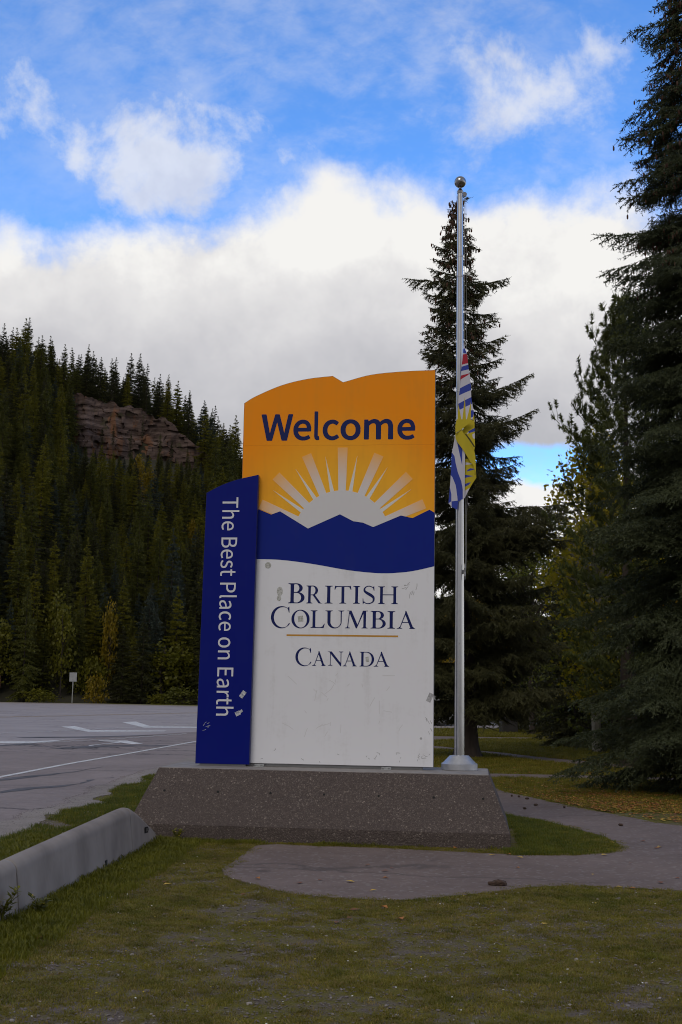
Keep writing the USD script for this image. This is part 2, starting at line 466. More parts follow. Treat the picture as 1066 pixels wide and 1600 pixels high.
M["ground"] = ground_mat()
M["hill"] = mat("hill_floor", [(0.3, (0.018, 0.016, 0.010)), (0.7, (0.045, 0.042, 0.018))], 0.2, 6, 0.95)


def cliff_mat():
    g = Graph()
    vec = g.add("geometry") + ".position"
    st = g.noise(g.add("mapping", vector=vec, scale=(0.25, 0.25, 1.6)) + ".vector", 1.0, 7, 0.65, 0.4)
    n = g.noise(vec, 0.35, 6, 0.62)
    c = g.ramp(st, [(0.28, (0.024, 0.016, 0.013)), (0.42, (0.060, 0.040, 0.034)), (0.56, (0.12, 0.084, 0.073)), (0.75, (0.21, 0.16, 0.138))])
    rust = g.sstep(g.noise(g.add("mapping", vector=vec, scale=(0.35, 0.35, 0.12)) + ".vector", 1.0, 5, 0.6), 0.54, 0.66)
    c = g.mix(g.math("multiply", rust, 0.6), c, (0.20, 0.085, 0.035))
    moss = g.sstep(n, 0.56, 0.68)
    c = g.mix(g.math("multiply", moss, 0.55), c, (0.045, 0.045, 0.015))
    b = g.add("principled_bsdf", base_color=c, roughness=0.9, specular_ior_level=0.2)
    return g.make("cliff_rock", f"{b}.BSDF")


M["cliff"] = cliff_mat()
M["bark"] = mat("bark_dark", [(0.3, (0.022, 0.016, 0.013)), (0.7, (0.065, 0.048, 0.04))], 6, 6, 0.95, bump=0.8, bscale=18, vscale=(1, 1, 0.25), bdist=0.03)
M["palebark"] = mat("bark_pale", [(0.3, (0.16, 0.15, 0.12)), (0.7, (0.34, 0.32, 0.28))], 4, 5, 0.85)
M["spruce"] = leaf_mat("spruce_needles", (0.042, 0.044, 0.017), (0.100, 0.098, 0.038), 0.15, 1.6)
M["bluespruce"] = leaf_mat("blue_spruce_needles", (0.034, 0.043, 0.017), (0.082, 0.096, 0.042), 0.15, 1.2)
M["pine"] = leaf_mat("pine_needles", (0.05, 0.062, 0.014), (0.11, 0.125, 0.032), 0.25, 1.6)
M["cone"] = mat("spruce_cones", [(0.3, (0.05, 0.022, 0.012)), (0.7, (0.105, 0.045, 0.022))], 8, 3, 0.8)
M["aspen"] = leaf_mat("aspen_leaves_yellow_green", (0.15, 0.145, 0.008), (0.44, 0.34, 0.018), 0.45, 1.1)
M["poplar"] = leaf_mat("poplar_leaves_green", (0.060, 0.072, 0.009), (0.15, 0.16, 0.022), 0.4, 0.9)
M["gold"] = leaf_mat("golden_leaves", (0.16, 0.12, 0.010), (0.40, 0.24, 0.015), 0.4, 0.8)
# the far slope: kinds of needle colour
M["f_dark"] = leaf_mat("far_needles_dark", (0.024, 0.026, 0.007), (0.055, 0.056, 0.013), 0.12, 0.5)
M["f_green"] = leaf_mat("far_needles_green", (0.046, 0.050, 0.006), (0.105, 0.108, 0.014), 0.18, 0.5)
M["f_olive"] = leaf_mat("far_needles_olive", (0.082, 0.080, 0.005), (0.19, 0.175, 0.012), 0.22, 0.5)
M["f_blue"] = leaf_mat("far_needles_blue", (0.026, 0.036, 0.026), (0.055, 0.072, 0.050), 0.1, 0.5)
M["f_gold"] = leaf_mat("far_leaves_gold", (0.11, 0.088, 0.004), (0.29, 0.195, 0.008), 0.35, 0.6)
M["f_lime"] = leaf_mat("far_leaves_yellow_green", (0.065, 0.068, 0.005), (0.16, 0.15, 0.010), 0.35, 0.6)
M["grass_g"] = leaf_mat("grass_green", (0.078, 0.084, 0.006), (0.185, 0.178, 0.014), 0.3, 3)
M["grass_o"] = leaf_mat("grass_olive", (0.105, 0.093, 0.008), (0.26, 0.22, 0.024), 0.3, 3)
M["grass_d"] = leaf_mat("grass_dry", (0.16, 0.115, 0.030), (0.34, 0.255, 0.080), 0.2, 3)
M["grass_l"] = leaf_mat("grass_lush", (0.050, 0.068, 0.006), (0.125, 0.145, 0.014), 0.3, 2)
M["litter_a"] = flat("fallen_leaf_brown", (0.20, 0.070, 0.025), 0.7)
M["litter_b"] = flat("fallen_leaf_orange", (0.38, 0.15, 0.03), 0.7)
M["litter_c"] = flat("fallen_leaf_yellow", (0.55, 0.36, 0.05), 0.7)
M["stone_a"] = flat("pebble_pale", (0.30, 0.265, 0.235), 0.8)
M["stone_b"] = flat("pebble_grey", (0.15, 0.125, 0.113), 0.85)
M["petal"] = flat("petal_white", (0.7, 0.7, 0.66), 0.6)
M["petal_y"] = flat("petal_yellow", (0.55, 0.42, 0.03), 0.6)
M["dirt"] = mat("dirt_clump", [(0.3, (0.03, 0.018, 0.012)), (0.7, (0.09, 0.055, 0.04))], 30, 4, 0.95)
M["plate"] = mat("sign_plate_back", [(0.3, (0.30, 0.31, 0.32)), (0.7, (0.42, 0.43, 0.44))], 3, rough=0.5, metallic=0.3)
M["brownsign"] = flat("brown_sign_face", (0.16, 0.06, 0.04), 0.5)
M["carwhite"] = flat("vehicle_white_paint", (0.55, 0.56, 0.57), 0.3)
M["glassdark"] = flat("dark_window_glass", (0.015, 0.017, 0.02), 0.08)
M["bin"] = mat("bin_dark_metal", [(0.3, (0.022, 0.02, 0.02)), (0.7, (0.04, 0.036, 0.034))], 4, rough=0.5)
M["f_white"] = flat("flag_white", (0.58, 0.57, 0.66), 0.8)
M["f_royal"] = flat("flag_blue", (0.030, 0.055, 0.36), 0.8)
M["f_red"] = flat("flag_red", (0.40, 0.015, 0.04), 0.8)
M["f_yellow"] = flat("flag_gold", (0.50, 0.40, 0.014), 0.8)
M["f_line"] = flat("flag_line_and_shade", (0.06, 0.05, 0.01), 0.8)

# ------------------------------------------------------------------ ground, road, paths
PLA, PLO = 0.115137, np.array([-0.21806, 13.38022])
EX, EY = np.array([math.cos(PLA), -math.sin(PLA)]), np.array([math.sin(PLA), math.cos(PLA)])


def uv(u, v, z=0.0):
    """A point in the plinth's frame: u along its front, v behind its front edge."""
    p = PLO + EX * u + EY * v
    return np.array([p[0], p[1], z])


gv = [(-1600, -300), (1600, -300), (1600, 2600), (-1600, 2600)]
part(None, "ground", trimesh.Trimesh(np.array([(x, y, 0.0) for x, y in gv]), [[0, 1, 2], [0, 2, 3]], process=False), M["ground"], kind="structure")

road_edge = [(-4.6, -30), (-4.35, 4), (-4.2, 10), (-4.11, 15.1), (-3.96, 16.6), (-3.93, 18.7), (-3.97, 21.8), (-3.84, 25.3), (-3.4, 31), (-2.4, 40), (-0.5, 52), (6, 60), (40, 66), (160, 70), (160, 132), (60, 133), (10, 137), (-16.9, 141.4), (-30.2, 148), (-41.2, 148.5), (-90, 140), (-160, 120), (-160, -30)]
road_poly = Polygon(road_edge)
re_ = spline(road_edge[:12], 14)
rg = (meshkit.fbm(np.c_[re_ * 1.3, np.zeros(len(re_))], 4, 3) - 0.5) * 0.5
road_poly = Polygon(np.vstack([re_ + np.c_[rg, rg * 0], np.array(road_edge[12:])])).buffer(0)
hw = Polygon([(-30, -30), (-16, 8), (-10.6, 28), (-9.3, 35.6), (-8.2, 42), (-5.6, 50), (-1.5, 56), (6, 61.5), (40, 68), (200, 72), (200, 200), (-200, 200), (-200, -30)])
part(None, "road", sheet(road_poly.difference(hw), 0.004), M["road"], kind="structure")
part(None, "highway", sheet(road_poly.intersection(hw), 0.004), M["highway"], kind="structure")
# ragged gravel shoulder between asphalt and verge
sh_in = re_[: 14 * 9] + np.c_[rg[: 14 * 9], rg[: 14 * 9] * 0]
so = (meshkit.fbm(np.c_[re_[: 14 * 9] * 0.9, np.zeros(14 * 9) + 4], 4, 9) - 0.35) * 0.9
sh_out = sh_in + np.c_[0.30 + np.clip(so, 0.0, 1), so * 0]
shoulder = Polygon(np.vstack([sh_in, sh_out[::-1]])).buffer(0).difference(road_poly)
part(None, "gravel_shoulder", sheet(shoulder, 0.006), M["gravel"], kind="structure")

# lighter strip along the far edge of the junction
part(None, "far_shoulder", sheet(Polygon([(-160, 113), (-90, 131), (-41, 139), (-30, 139), (-17, 133), (10, 129), (60, 126), (60, 131), (10, 135), (-17, 139), (-30, 146), (-41, 146.5), (-90, 138), (-160, 118)]), 0.008), M["gravel"], kind="structure")


def strip(pts, w, z=0.010):
    return sheet(LineString(pts).buffer(w / 2, cap_style=2, join_style=2), z)


marks = [
    ("edge_line", strip([(-7.2, 2), (-6.6, 12), (-6.14, 22.4), (-5.87, 26.5), (-5.37, 31.5), (-4.66, 39.3), (-3.2, 50)], 0.13), "paint_w"),
    ("turn_arrow", sheet(Polygon([(-12.05, 53.3), (-11.75, 54.6), (-9.95, 49.4), (-7.0, 50.2), (-7.0, 49.3), (-9.6, 47.2)]), 0.010), "paint_w"),
    ("turn_arrow", sheet(Polygon([(-11.0, 62.4), (-10.6, 64.2), (-8.55, 56.0), (-4.0, 57.2), (-4.0, 55.9), (-8.55, 53.9)]), 0.010), "paint_w"),
    ("turn_arrow", sheet(Polygon([(-7.62, 39.3), (-6.80, 39.6), (-5.92, 37.4), (-6.20, 37.0), (-6.72, 38.0), (-7.05, 36.6), (-7.15, 35.4), (-7.27, 35.8), (-7.0, 37.3), (-6.85, 38.55), (-7.6, 38.9)]), 0.010), "paint_w"),
    ("turn_arrow", sheet(Polygon([(-13.5, 36.6), (-10.3, 37.5), (-9.3, 38.0), (-8.75, 39.6), (-8.95, 36.9), (-9.95, 36.2), (-13.5, 35.3)]), 0.010), "paint_w"),
    ("centre_line", strip([(-40, 44), (-24, 60), (-19.1, 69), (-15.6, 78.6), (-11.1, 92.6), (-8, 108)], 0.16), "paint_y"),
    ("centre_line", strip([(-40.4, 44.4), (-24.4, 60.4), (-19.6, 69.4), (-16.1, 79), (-11.6, 93), (-8.6, 108.4)], 0.16), "paint_y"),
    ("lane_line", strip([(-16, 37), (-12.2, 44.4), (-10.8, 48.2), (-9.2, 53.8), (-7, 62)], 0.10), "paint_w"),
    ("lane_line", strip([(-12, 33.0), (-9.4, 36.0), (-7.4, 41.0), (-5.8, 47)], 0.09), "paint_w"),
    ("lane_line", strip([(-70, 116), (-41, 127), (-22, 124)], 0.18), "paint_w"),
]
for nm, me, mt in marks:
    part(None, nm, me, M[mt], kind="structure")
rp = np.random.default_rng(5)
for pts, amp in (([(-7.9, 33.0), (-6.6, 35.2), (-5.4, 35.7), (-4.9, 36.8), (-5.9, 36.4), (-6.9, 35.9), (-7.6, 34.6)], 0.25), ([(-10.5, 40.3), (-8.2, 42.0), (-6.2, 46), (-8.4, 43.0), (-10.6, 41)], 0.3), ([(-5.6, 18.3), (-4.6, 20.5), (-4.1, 24.5), (-4.5, 21.4), (-5.4, 19.2)], 0.25), ([(-5.9, 21.4), (-5.3, 23.6), (-4.9, 26.0), (-5.3, 24.0), (-5.95, 22.4)], 0.15), ([(-9.5, 34.5), (-8.9, 36), (-9.2, 36.2), (-9.7, 35)], 0.2)):
    part(None, "tar_patch", sheet(wobble(pts, amp, 1.4, 3), 0.008), M["patch"], kind="structure")

path_front = [(-1.02, 11.5), (-0.95, 11.0), (-0.68, 10.5), (-0.25, 10.05), (0.2, 9.86), (0.6, 9.86), (0.95, 10.03), (1.4, 10.40), (1.95, 10.72), (2.4, 10.70), (2.95, 10.56), (4.2, 10.4), (6.5, 10.6)]
path_top = [(7.5, 12.6), (5.6, 14.8), (4.44, 15.85), (4.1, 16.68), (3.73, 17.79), (3.39, 18.96), (3.16, 19.96), (2.88, 20.94), (2.75, 22.2), (2.3, 23.5), (1.5, 24.3), (0.8, 23.0), (1.85, 20.6), (2.18, 18.2), (2.4, 16.83), (2.73, 16.21), (2.96, 15.26), (3.14, 14.35), (3.12, 13.55), (2.84, 13.02), (2.36, 12.80), (1.8, 12.74), (0.78, 13.02), (-0.17, 13.16), (-0.75, 13.22), (-0.92, 12.43)]
path_poly = wobble(path_front + path_top, 0.07, 2.2, 2, 8)
plinth_foot = Polygon([uv(-2.2, -0.02)[:2], uv(2.2, -0.02)[:2], uv(2.2, 2.1)[:2], uv(-2.2, 2.1)[:2]])
strip_a = wobble([(1.2, 25.75), (3.1, 25.83), (4.48, 25.77), (5.74, 25.68), (7.5, 25.2), (7.5, 24.2), (5.51, 24.75), (4.27, 24.7), (3.0, 24.7), (1.2, 24.5)], 0.05, 1.5, 4)
strip_b = wobble([(1.0, 41.0), (3.15, 39.43), (4.03, 37.04), (4.86, 35.33), (5.58, 33.08), (6.57, 31.2), (7.6, 29.5), (9.5, 28.5), (9.2, 27.2), (7.0, 28.4), (5.95, 29.6), (5.25, 31.1), (4.23, 34.5), (2.97, 37.08), (1.0, 38.5)], 0.06, 1.2, 5)
strip_c = wobble([(-1, 48.5), (3.89, 48.9), (7.63, 49.3), (12, 49.6), (12, 47.2), (7.29, 46.9), (3.99, 44.6), (2.4, 43.0), (-1, 44.0)], 0.08, 0.8, 6)
part(None, "path", sheet(path_poly, 0.004), M["path"], kind="structure")
for s in (strip_a, strip_b, strip_c):
    part(None, "path", sheet(s, 0.004), M["path"], kind="structure")

# ------------------------------------------------------------------ concrete plinth
base = thing("concrete_plinth", uv(0, 0), -PLA, label="sloping brown exposed-aggregate concrete plinth carrying the welcome sign and flagpole", cat="plinth")


def frustum(lo, hi, z0, z1):
    (a0, a1, b0, b1), (c0, c1, d0, d1) = lo, hi
    v = [(a0, b0, z0), (a1, b0, z0), (a1, b1, z0), (a0, b1, z0), (c0, d0, z1), (c1, d0, z1), (c1, d1, z1), (c0, d1, z1)]
    return trimesh.convex.convex_hull(np.array(v, float))


LO, HI = (-2.088, 2.088, 0.0, 2.0), (-1.870, 1.870, 0.408, 1.595)


def bevelled(lo, hi, z0, z1, r=0.012):
    m = frustum(lo, hi, z0, z1)
    c = m.vertices.mean(0)
    pts = []
    for v in m.vertices:
        s = np.sign(v - c)
        for k in range(3):
            o = np.array([r, r, r])
            o[k] = 0.0
            pts.append(v - s * o)
    return trimesh.convex.convex_hull(np.array(pts))


def rough_up(m, size, amp, freq, seed):
    v, f = trimesh.remesh.subdivide_to_size(m.vertices, m.faces, size)
    m2 = trimesh.Trimesh(v, f)
    m2.merge_vertices()
    d = (meshkit.fbm(np.array(m2.vertices) * freq, 3, seed) - 0.5) * 2 * amp
    return trimesh.Trimesh(m2.vertices + m2.vertex_normals * d[:, None], m2.faces, process=False)


foot = bevelled(LO, LO, -0.15, 0.157, 0.003)
slope = bevelled((LO[0] + .001, LO[1] - .001, LO[2] + .001, LO[3] - .001), HI, 0.1555, 0.741, 0.003)
part(base, "footing_band", rough_up(foot, 0.09, 0.004, 9, 1), M["plinth"])
part(base, "sloping_face", rough_up(slope, 0.09, 0.004, 9, 2), M["plinth"])
part(base, "top_slab", bevelled((HI[0] + .006, HI[1] - .006, HI[2] + .006, HI[3] - .006), (HI[0] + .01, HI[1] - .01, HI[2] + .01, HI[3] - .01), 0.736, 0.748, 0.004), M["plinthtop"])
nf = np.array([0, -0.584, 0.408])
nf /= np.linalg.norm(nf)
for u in (-1.75, -1.14, -0.545, 0.055, 0.66, 1.264, 1.80):
    z = 0.50
    v = 0.004 + (z - 0.157) / 0.584 * 0.408
    hmesh = trimesh.creation.cylinder(radius=0.014, height=0.012, sections=10)
    hmesh.apply_transform(trimesh.geometry.align_vectors([0, 0, 1], nf))
    hmesh.apply_translation([u, v, z])
    part(base, "tie_hole", hmesh, M["hole"])

# ------------------------------------------------------------------ the welcome sign
V, ZB = 0.95, 0.746
sign = thing("welcome_sign", uv(0, V, ZB), -PLA, label="tall yellow, blue and white welcome sign board with a slim blue side panel", cat="sign")


def P(pts):
    return Polygon([(u, z - ZB) for u, z in pts]).buffer(0)


top_curve = list(map(tuple, spline([(-1.113, 5.126), (-0.969, 5.213), (-0.653, 5.347), (-0.337, 5.423), (-0.021, 5.457)], 6))) + list(map(tuple, spline([(0.109, 5.376), (0.451, 5.465), (0.842, 5.501), (1.236, 5.514)], 6)))
outline = P([(-1.113, 0.782)] + top_curve + [(1.234, 0.782)])
ridge = [(-1.113, 3.70), (-0.98, 3.77), (-0.902, 3.806), (-0.74, 3.739), (-0.632, 3.778), (-0.287, 3.568), (0.098, 3.741), (0.259, 3.657), (0.378, 3.639), (0.5, 3.586), (0.831, 3.726), (0.97, 3.695), (1.172, 3.796), (1.25, 3.75)]
wave = spline([(-1.113, 3.198), (-0.913, 3.197), (-0.585, 3.185), (-0.202, 3.136), (0.205, 3.067), (0.557, 3.033), (0.807, 3.039), (1.007, 3.065), (1.25, 3.122)], 6)
SEAM = 4.589
half_lo, half_hi = P([(-3, 0), (3, 0), (3, SEAM - 0.0006), (-3, SEAM - 0.0006)]), P([(-3, SEAM + 0.0006), (3, SEAM + 0.0006), (3, 7), (-3, 7)])
body_lo = part(sign, "lower_board", ext(outline.intersection(half_lo), 0.10, 0.10), M["edge"])
body_hi = part(sign, "upper_board", ext(outline.intersection(half_hi), 0.10, 0.10), M["edge"])
face = outline.buffer(-0.004, join_style=2)
GLOW = glow_mat("sign_yellow_glow", tuple(uv(0.118, V, 3.440)), 0.6, 1.75, (0.97, 0.50, 0.035), YEL)
yell = face.difference(P(ridge + [(1.25, 0), (-1.2, 0)]))
part(body_hi, "yellow_face", ext(yell.intersection(half_hi), 0.003, 0.0), GLOW)
part(body_lo, "yellow_face", ext(yell.intersection(half_lo), 0.003, 0.0), GLOW)
blue = face.intersection(P(ridge + list(map(tuple, wave[::-1]))))
part(body_lo, "mountain_band", ext(blue, 0.004, 0.0), M["blue"])
part(body_lo, "white_face", ext(face.difference(P([(u, z) for u, z in wave] + [(1.25, 7), (-1.2, 7)])), 0.003, 0.0), M["white"])
SC, SR = (0.118, 3.440), 0.592
sky_part = face.difference(P(ridge + [(1.25, 0), (-1.2, 0)]))
disc = Point(SC[0], SC[1] - ZB).buffer(SR, 48).intersection(sky_part)
part(body_lo, "sun_disc", ext(disc, 0.0028, -0.003), M["sunwhite"])
sc3 = uv(SC[0], V, SC[1])
RW = ray_mat("sun_ray_wide", tuple(sc3), SR - 0.02, 1.12, (0.72, 0.71, 0.72), (0.96, 0.44, 0.04))
RS = ray_mat("sun_ray_spike", tuple(sc3), SR + 0.10, 1.15, (0.76, 0.75, 0.72), (0.95, 0.58, 0.16))


def ray_poly(a, r1, w0, w1, w=None):
    d, n = np.array([math.sin(a), math.cos(a)]), np.array([math.cos(a), -math.sin(a)])
    c = np.array([SC[0], SC[1] - ZB])
    p = Polygon([c + d * (SR - 0.05) - n * w0, c + d * r1 - n * w1, c + d * r1 + n * w1, c + d * (SR - 0.05) + n * w0])
    return p.difference(Point(*c).buffer(SR, 48)).intersection(sky_part)


for a in (0.0, -0.405, 0.405, -0.81, 0.81, -1.165, 1.165):
    rp_ = ray_poly(a, 1.12 if abs(a) < 1 else 1.08, 0.044, 0.060)
    for h, bd in ((half_hi, body_hi), (half_lo, body_lo)):
        q = rp_.intersection(h)
        if q.area > 1e-3:
            part(bd, "sun_ray", ext(q, 0.002, -0.003), RW)
for a in (-0.205, 0.175, -0.588, 0.560, -0.955, 0.945):
    part(body_lo, "sun_spike", ext(ray_poly(a, 1.03, 0.026, 0.001), 0.002, -0.003), RS)

# letters -----------------------------------------------------------
GLYPHS = {
 'W': (878, [[180,0,27,733,122,733,240,103,245,97,295,325,398,733,485,733,587,335,635,106,643,97,683,335,762,732,850,733,700,0,587,2,438,610,292,0]]),
 'e': (553, [[52,252,55,325,73,395,107,457,152,505,198,535,263,555,332,555,387,540,427,517,453,492,488,435,510,350,508,250,143,250,147,208,165,154,187,121,211,97,249,73,301,60,357,62,402,73,458,102,490,42,433,10,352,-12,273,-12,198,10,140,48,98,97,65,170],[157,382,143,315,430,315,432,340,415,411,381,456,340,478,282,483,226,465,190,436]]),
 'l': (283, [[92,795,183,795,183,100,187,79,196,67,228,65,240,-7,218,-12,162,-12,130,2,110,23,93,73]]),
 'c': (510, [[52,250,57,335,78,407,117,468,147,498,185,525,257,552,332,557,397,542,470,495,427,433,372,468,327,480,283,477,236,458,202,431,177,397,157,350,147,299,147,241,155,195,179,139,209,102,263,70,293,63,334,63,377,75,443,115,482,53,440,23,373,-5,325,-13,248,-8,172,22,120,65,87,113,63,173]]),
 'o': (606, [[52,252,53,312,65,372,103,453,142,497,175,522,220,543,268,555,322,557,370,548,398,538,450,508,488,472,515,433,535,390,550,332,550,210,535,152,512,103,483,65,437,25,395,3,338,-12,283,-13,242,-7,183,17,145,43,110,80,80,130,58,197],[148,240,157,186,175,141,194,114,227,84,283,63,332,65,376,82,426,133,443,166,458,225,462,273,455,337,426,409,393,448,342,475,293,480,233,461,192,426,163,376,148,315]]),
 'm': (926, [[92,543,167,543,178,465,222,507,277,542,332,557,390,553,422,543,453,523,480,492,497,455,570,520,635,552,662,557,710,555,747,545,773,530,797,508,820,470,838,400,842,0,750,0,750,355,745,395,730,436,711,458,691,470,662,477,628,475,589,460,556,436,512,394,512,0,422,0,418,382,408,421,391,449,362,470,333,477,300,475,258,458,221,431,184,392,183,0,92,0]]),
 'T': (598, [[32,655,32,733,568,733,568,655,347,654,347,0,253,0,253,654]]),
 'h': (606, [[92,795,183,795,181,469,220,503,268,535,307,550,343,557,393,555,435,543,465,525,495,490,517,437,525,385,527,0,435,0,435,355,430,395,413,439,396,458,375,470,345,477,298,473,258,456,184,392,183,0,92,0]]),
 'B': (656, [[102,733,348,733,417,725,497,695,523,675,547,647,563,610,570,573,563,500,535,443,510,418,463,392,530,367,580,323,607,267,612,192,605,153,585,107,547,62,518,42,462,17,385,2,102,0],[193,75,375,77,432,90,466,107,501,142,520,193,518,249,498,293,467,320,404,343,348,350,194,350],[193,423,345,423,390,432,438,454,466,486,478,523,477,572,461,609,434,635,379,655,338,660,194,660]]),
 's': (468, [[33,60,75,122,133,84,163,70,213,58,258,58,292,67,319,84,333,101,343,128,338,171,314,200,269,227,140,280,107,303,85,327,65,370,62,413,72,458,93,495,122,522,155,540,227,557,268,557,322,547,373,525,410,502,417,493,373,438,317,472,280,483,228,485,196,477,160,448,148,408,157,376,182,350,342,282,377,260,410,225,427,188,432,145,422,92,400,53,368,23,318,-2,272,-12,213,-13,168,-7,112,12]]),
 't': (376, [[27,470,27,538,113,544,123,697,198,697,199,544,347,543,347,470,198,467,198,157,208,103,227,77,255,63,280,60,345,75,363,7,293,-12,227,-12,173,7,142,35,118,82,108,138,108,467]]),
 'P': (633, [[102,733,342,733,403,727,465,710,507,688,548,648,572,603,582,562,583,488,570,428,545,382,500,338,452,313,378,295,194,291,193,0,102,0],[193,368,360,370,416,385,454,410,480,448,492,497,487,567,466,608,436,633,375,653,327,658,194,658]]),
 'a': (563, [[58,137,62,177,78,220,113,260,137,277,193,303,242,318,392,345,390,382,380,419,361,449,331,472,299,480,236,477,176,457,117,423,83,487,172,533,257,555,317,557,350,552,377,543,417,520,442,493,462,458,480,390,483,0,408,0,398,65,335,20,272,-7,233,-13,168,-8,125,10,92,38,70,75],[147,154,152,113,165,89,184,74,211,63,275,63,336,89,392,131,391,281,278,263,198,231,169,208,155,187]]),
 'n': (610, [[92,543,167,543,177,465,253,527,287,543,330,555,380,557,417,550,448,537,482,508,512,453,525,385,527,0,435,0,435,355,430,395,413,439,396,458,375,470,345,477,298,473,258,456,184,392,183,0,92,0]]),
 'E': (588, [[102,733,523,733,523,655,194,654,194,426,472,425,472,347,194,346,193,80,533,78,533,0,102,0]]),
 'r': (388, [[92,543,167,543,178,445,217,500,277,545,318,557,363,555,390,545,373,467,313,475,268,460,219,414,185,352,183,0,92,0]]),
}


def sans(ch, bold=0.0):
    adv, rings = GLYPHS[ch]
    s = None
    for r in rings:
        p = Polygon(np.array(r, float).reshape(-1, 2)).buffer(0)
        s = p if s is None else s.symmetric_difference(p)
    if bold:
        s = s.buffer(bold)
    return s


def fit(s, x0, x1, y0, y1):
    a, b, c, d = s.bounds
    kx, ky = (x1 - x0) / (c - a), (y1 - y0) / (d - b)
    return affinity.affine_transform(s, [kx, 0, 0, ky, x0 - a * kx, y0 - b * ky])


T, H = 0.150, 0.044            # thick and thin strokes of the serif capitals, cap height 1


def bar(x0, y0, x1, y1, w):
    return LineString([(x0, y0), (x1, y1)]).buffer(w / 2, cap_style=2)


def serif(x, y, up, l, w=T, left=True, right=True):
    s = 1 if up else -1
    a, b = (x - w / 2 - (l if left else 0)), (x + w / 2 + (l if right else 0))
    return Polygon([(a, y), (b, y), (b, y + s * 0.026), (x + w / 2 + 0.01, y + s * 0.06), (x + w / 2, y + s * 0.11), (x - w / 2, y + s * 0.11), (x - w / 2 - 0.01, y + s * 0.06), (a, y + s * 0.026)])


def stem(x, w=T, l=0.11, top=True, bot=True, y0=0.0, y1=1.0):
    ps = [sbox(x - w / 2, y0, x + w / 2, y1)]
    if top:
        ps.append(serif(x, y1, False, l, w))
    if bot:
        ps.append(serif(x, y0, True, l, w))
    return union_all(ps)


def ell(cx, cy, rx, ry):
    return affinity.scale(Point(0, 0).buffer(1, 40), rx, ry).__class__(affinity.translate(affinity.scale(Point(0, 0).buffer(1, 40), rx, ry), cx, cy).exterior)


def bowl(x, y0, y1, reach, t=T * 1.02):
    cy, ry = (y0 + y1) / 2, (y1 - y0) / 2
    o = union_all([ell(x + reach * 0.35, cy, reach * 0.65, ry), sbox(x, y0, x + reach * 0.38, y1)])
    i = union_all([ell(x + reach * 0.33, cy, reach * 0.67 - t, ry - H), sbox(x - 0.1, y0 + H, x + reach * 0.36, y1 - H)])
    return o.difference(i).intersection(sbox(x, -1, x + 5, 2))


def pen(pts, wf, n=14):
    c = spline(pts, n)
    w = wf(np.linspace(0, 1, len(c)))
    t = np.gradient(c, axis=0)
    t /= np.linalg.norm(t, axis=1, keepdims=True)
    nn = np.c_[-t[:, 1], t[:, 0]]
    return Polygon(np.vstack([c + nn * w[:, None] / 2, (c - nn * w[:, None] / 2)[::-1]])).buffer(0)


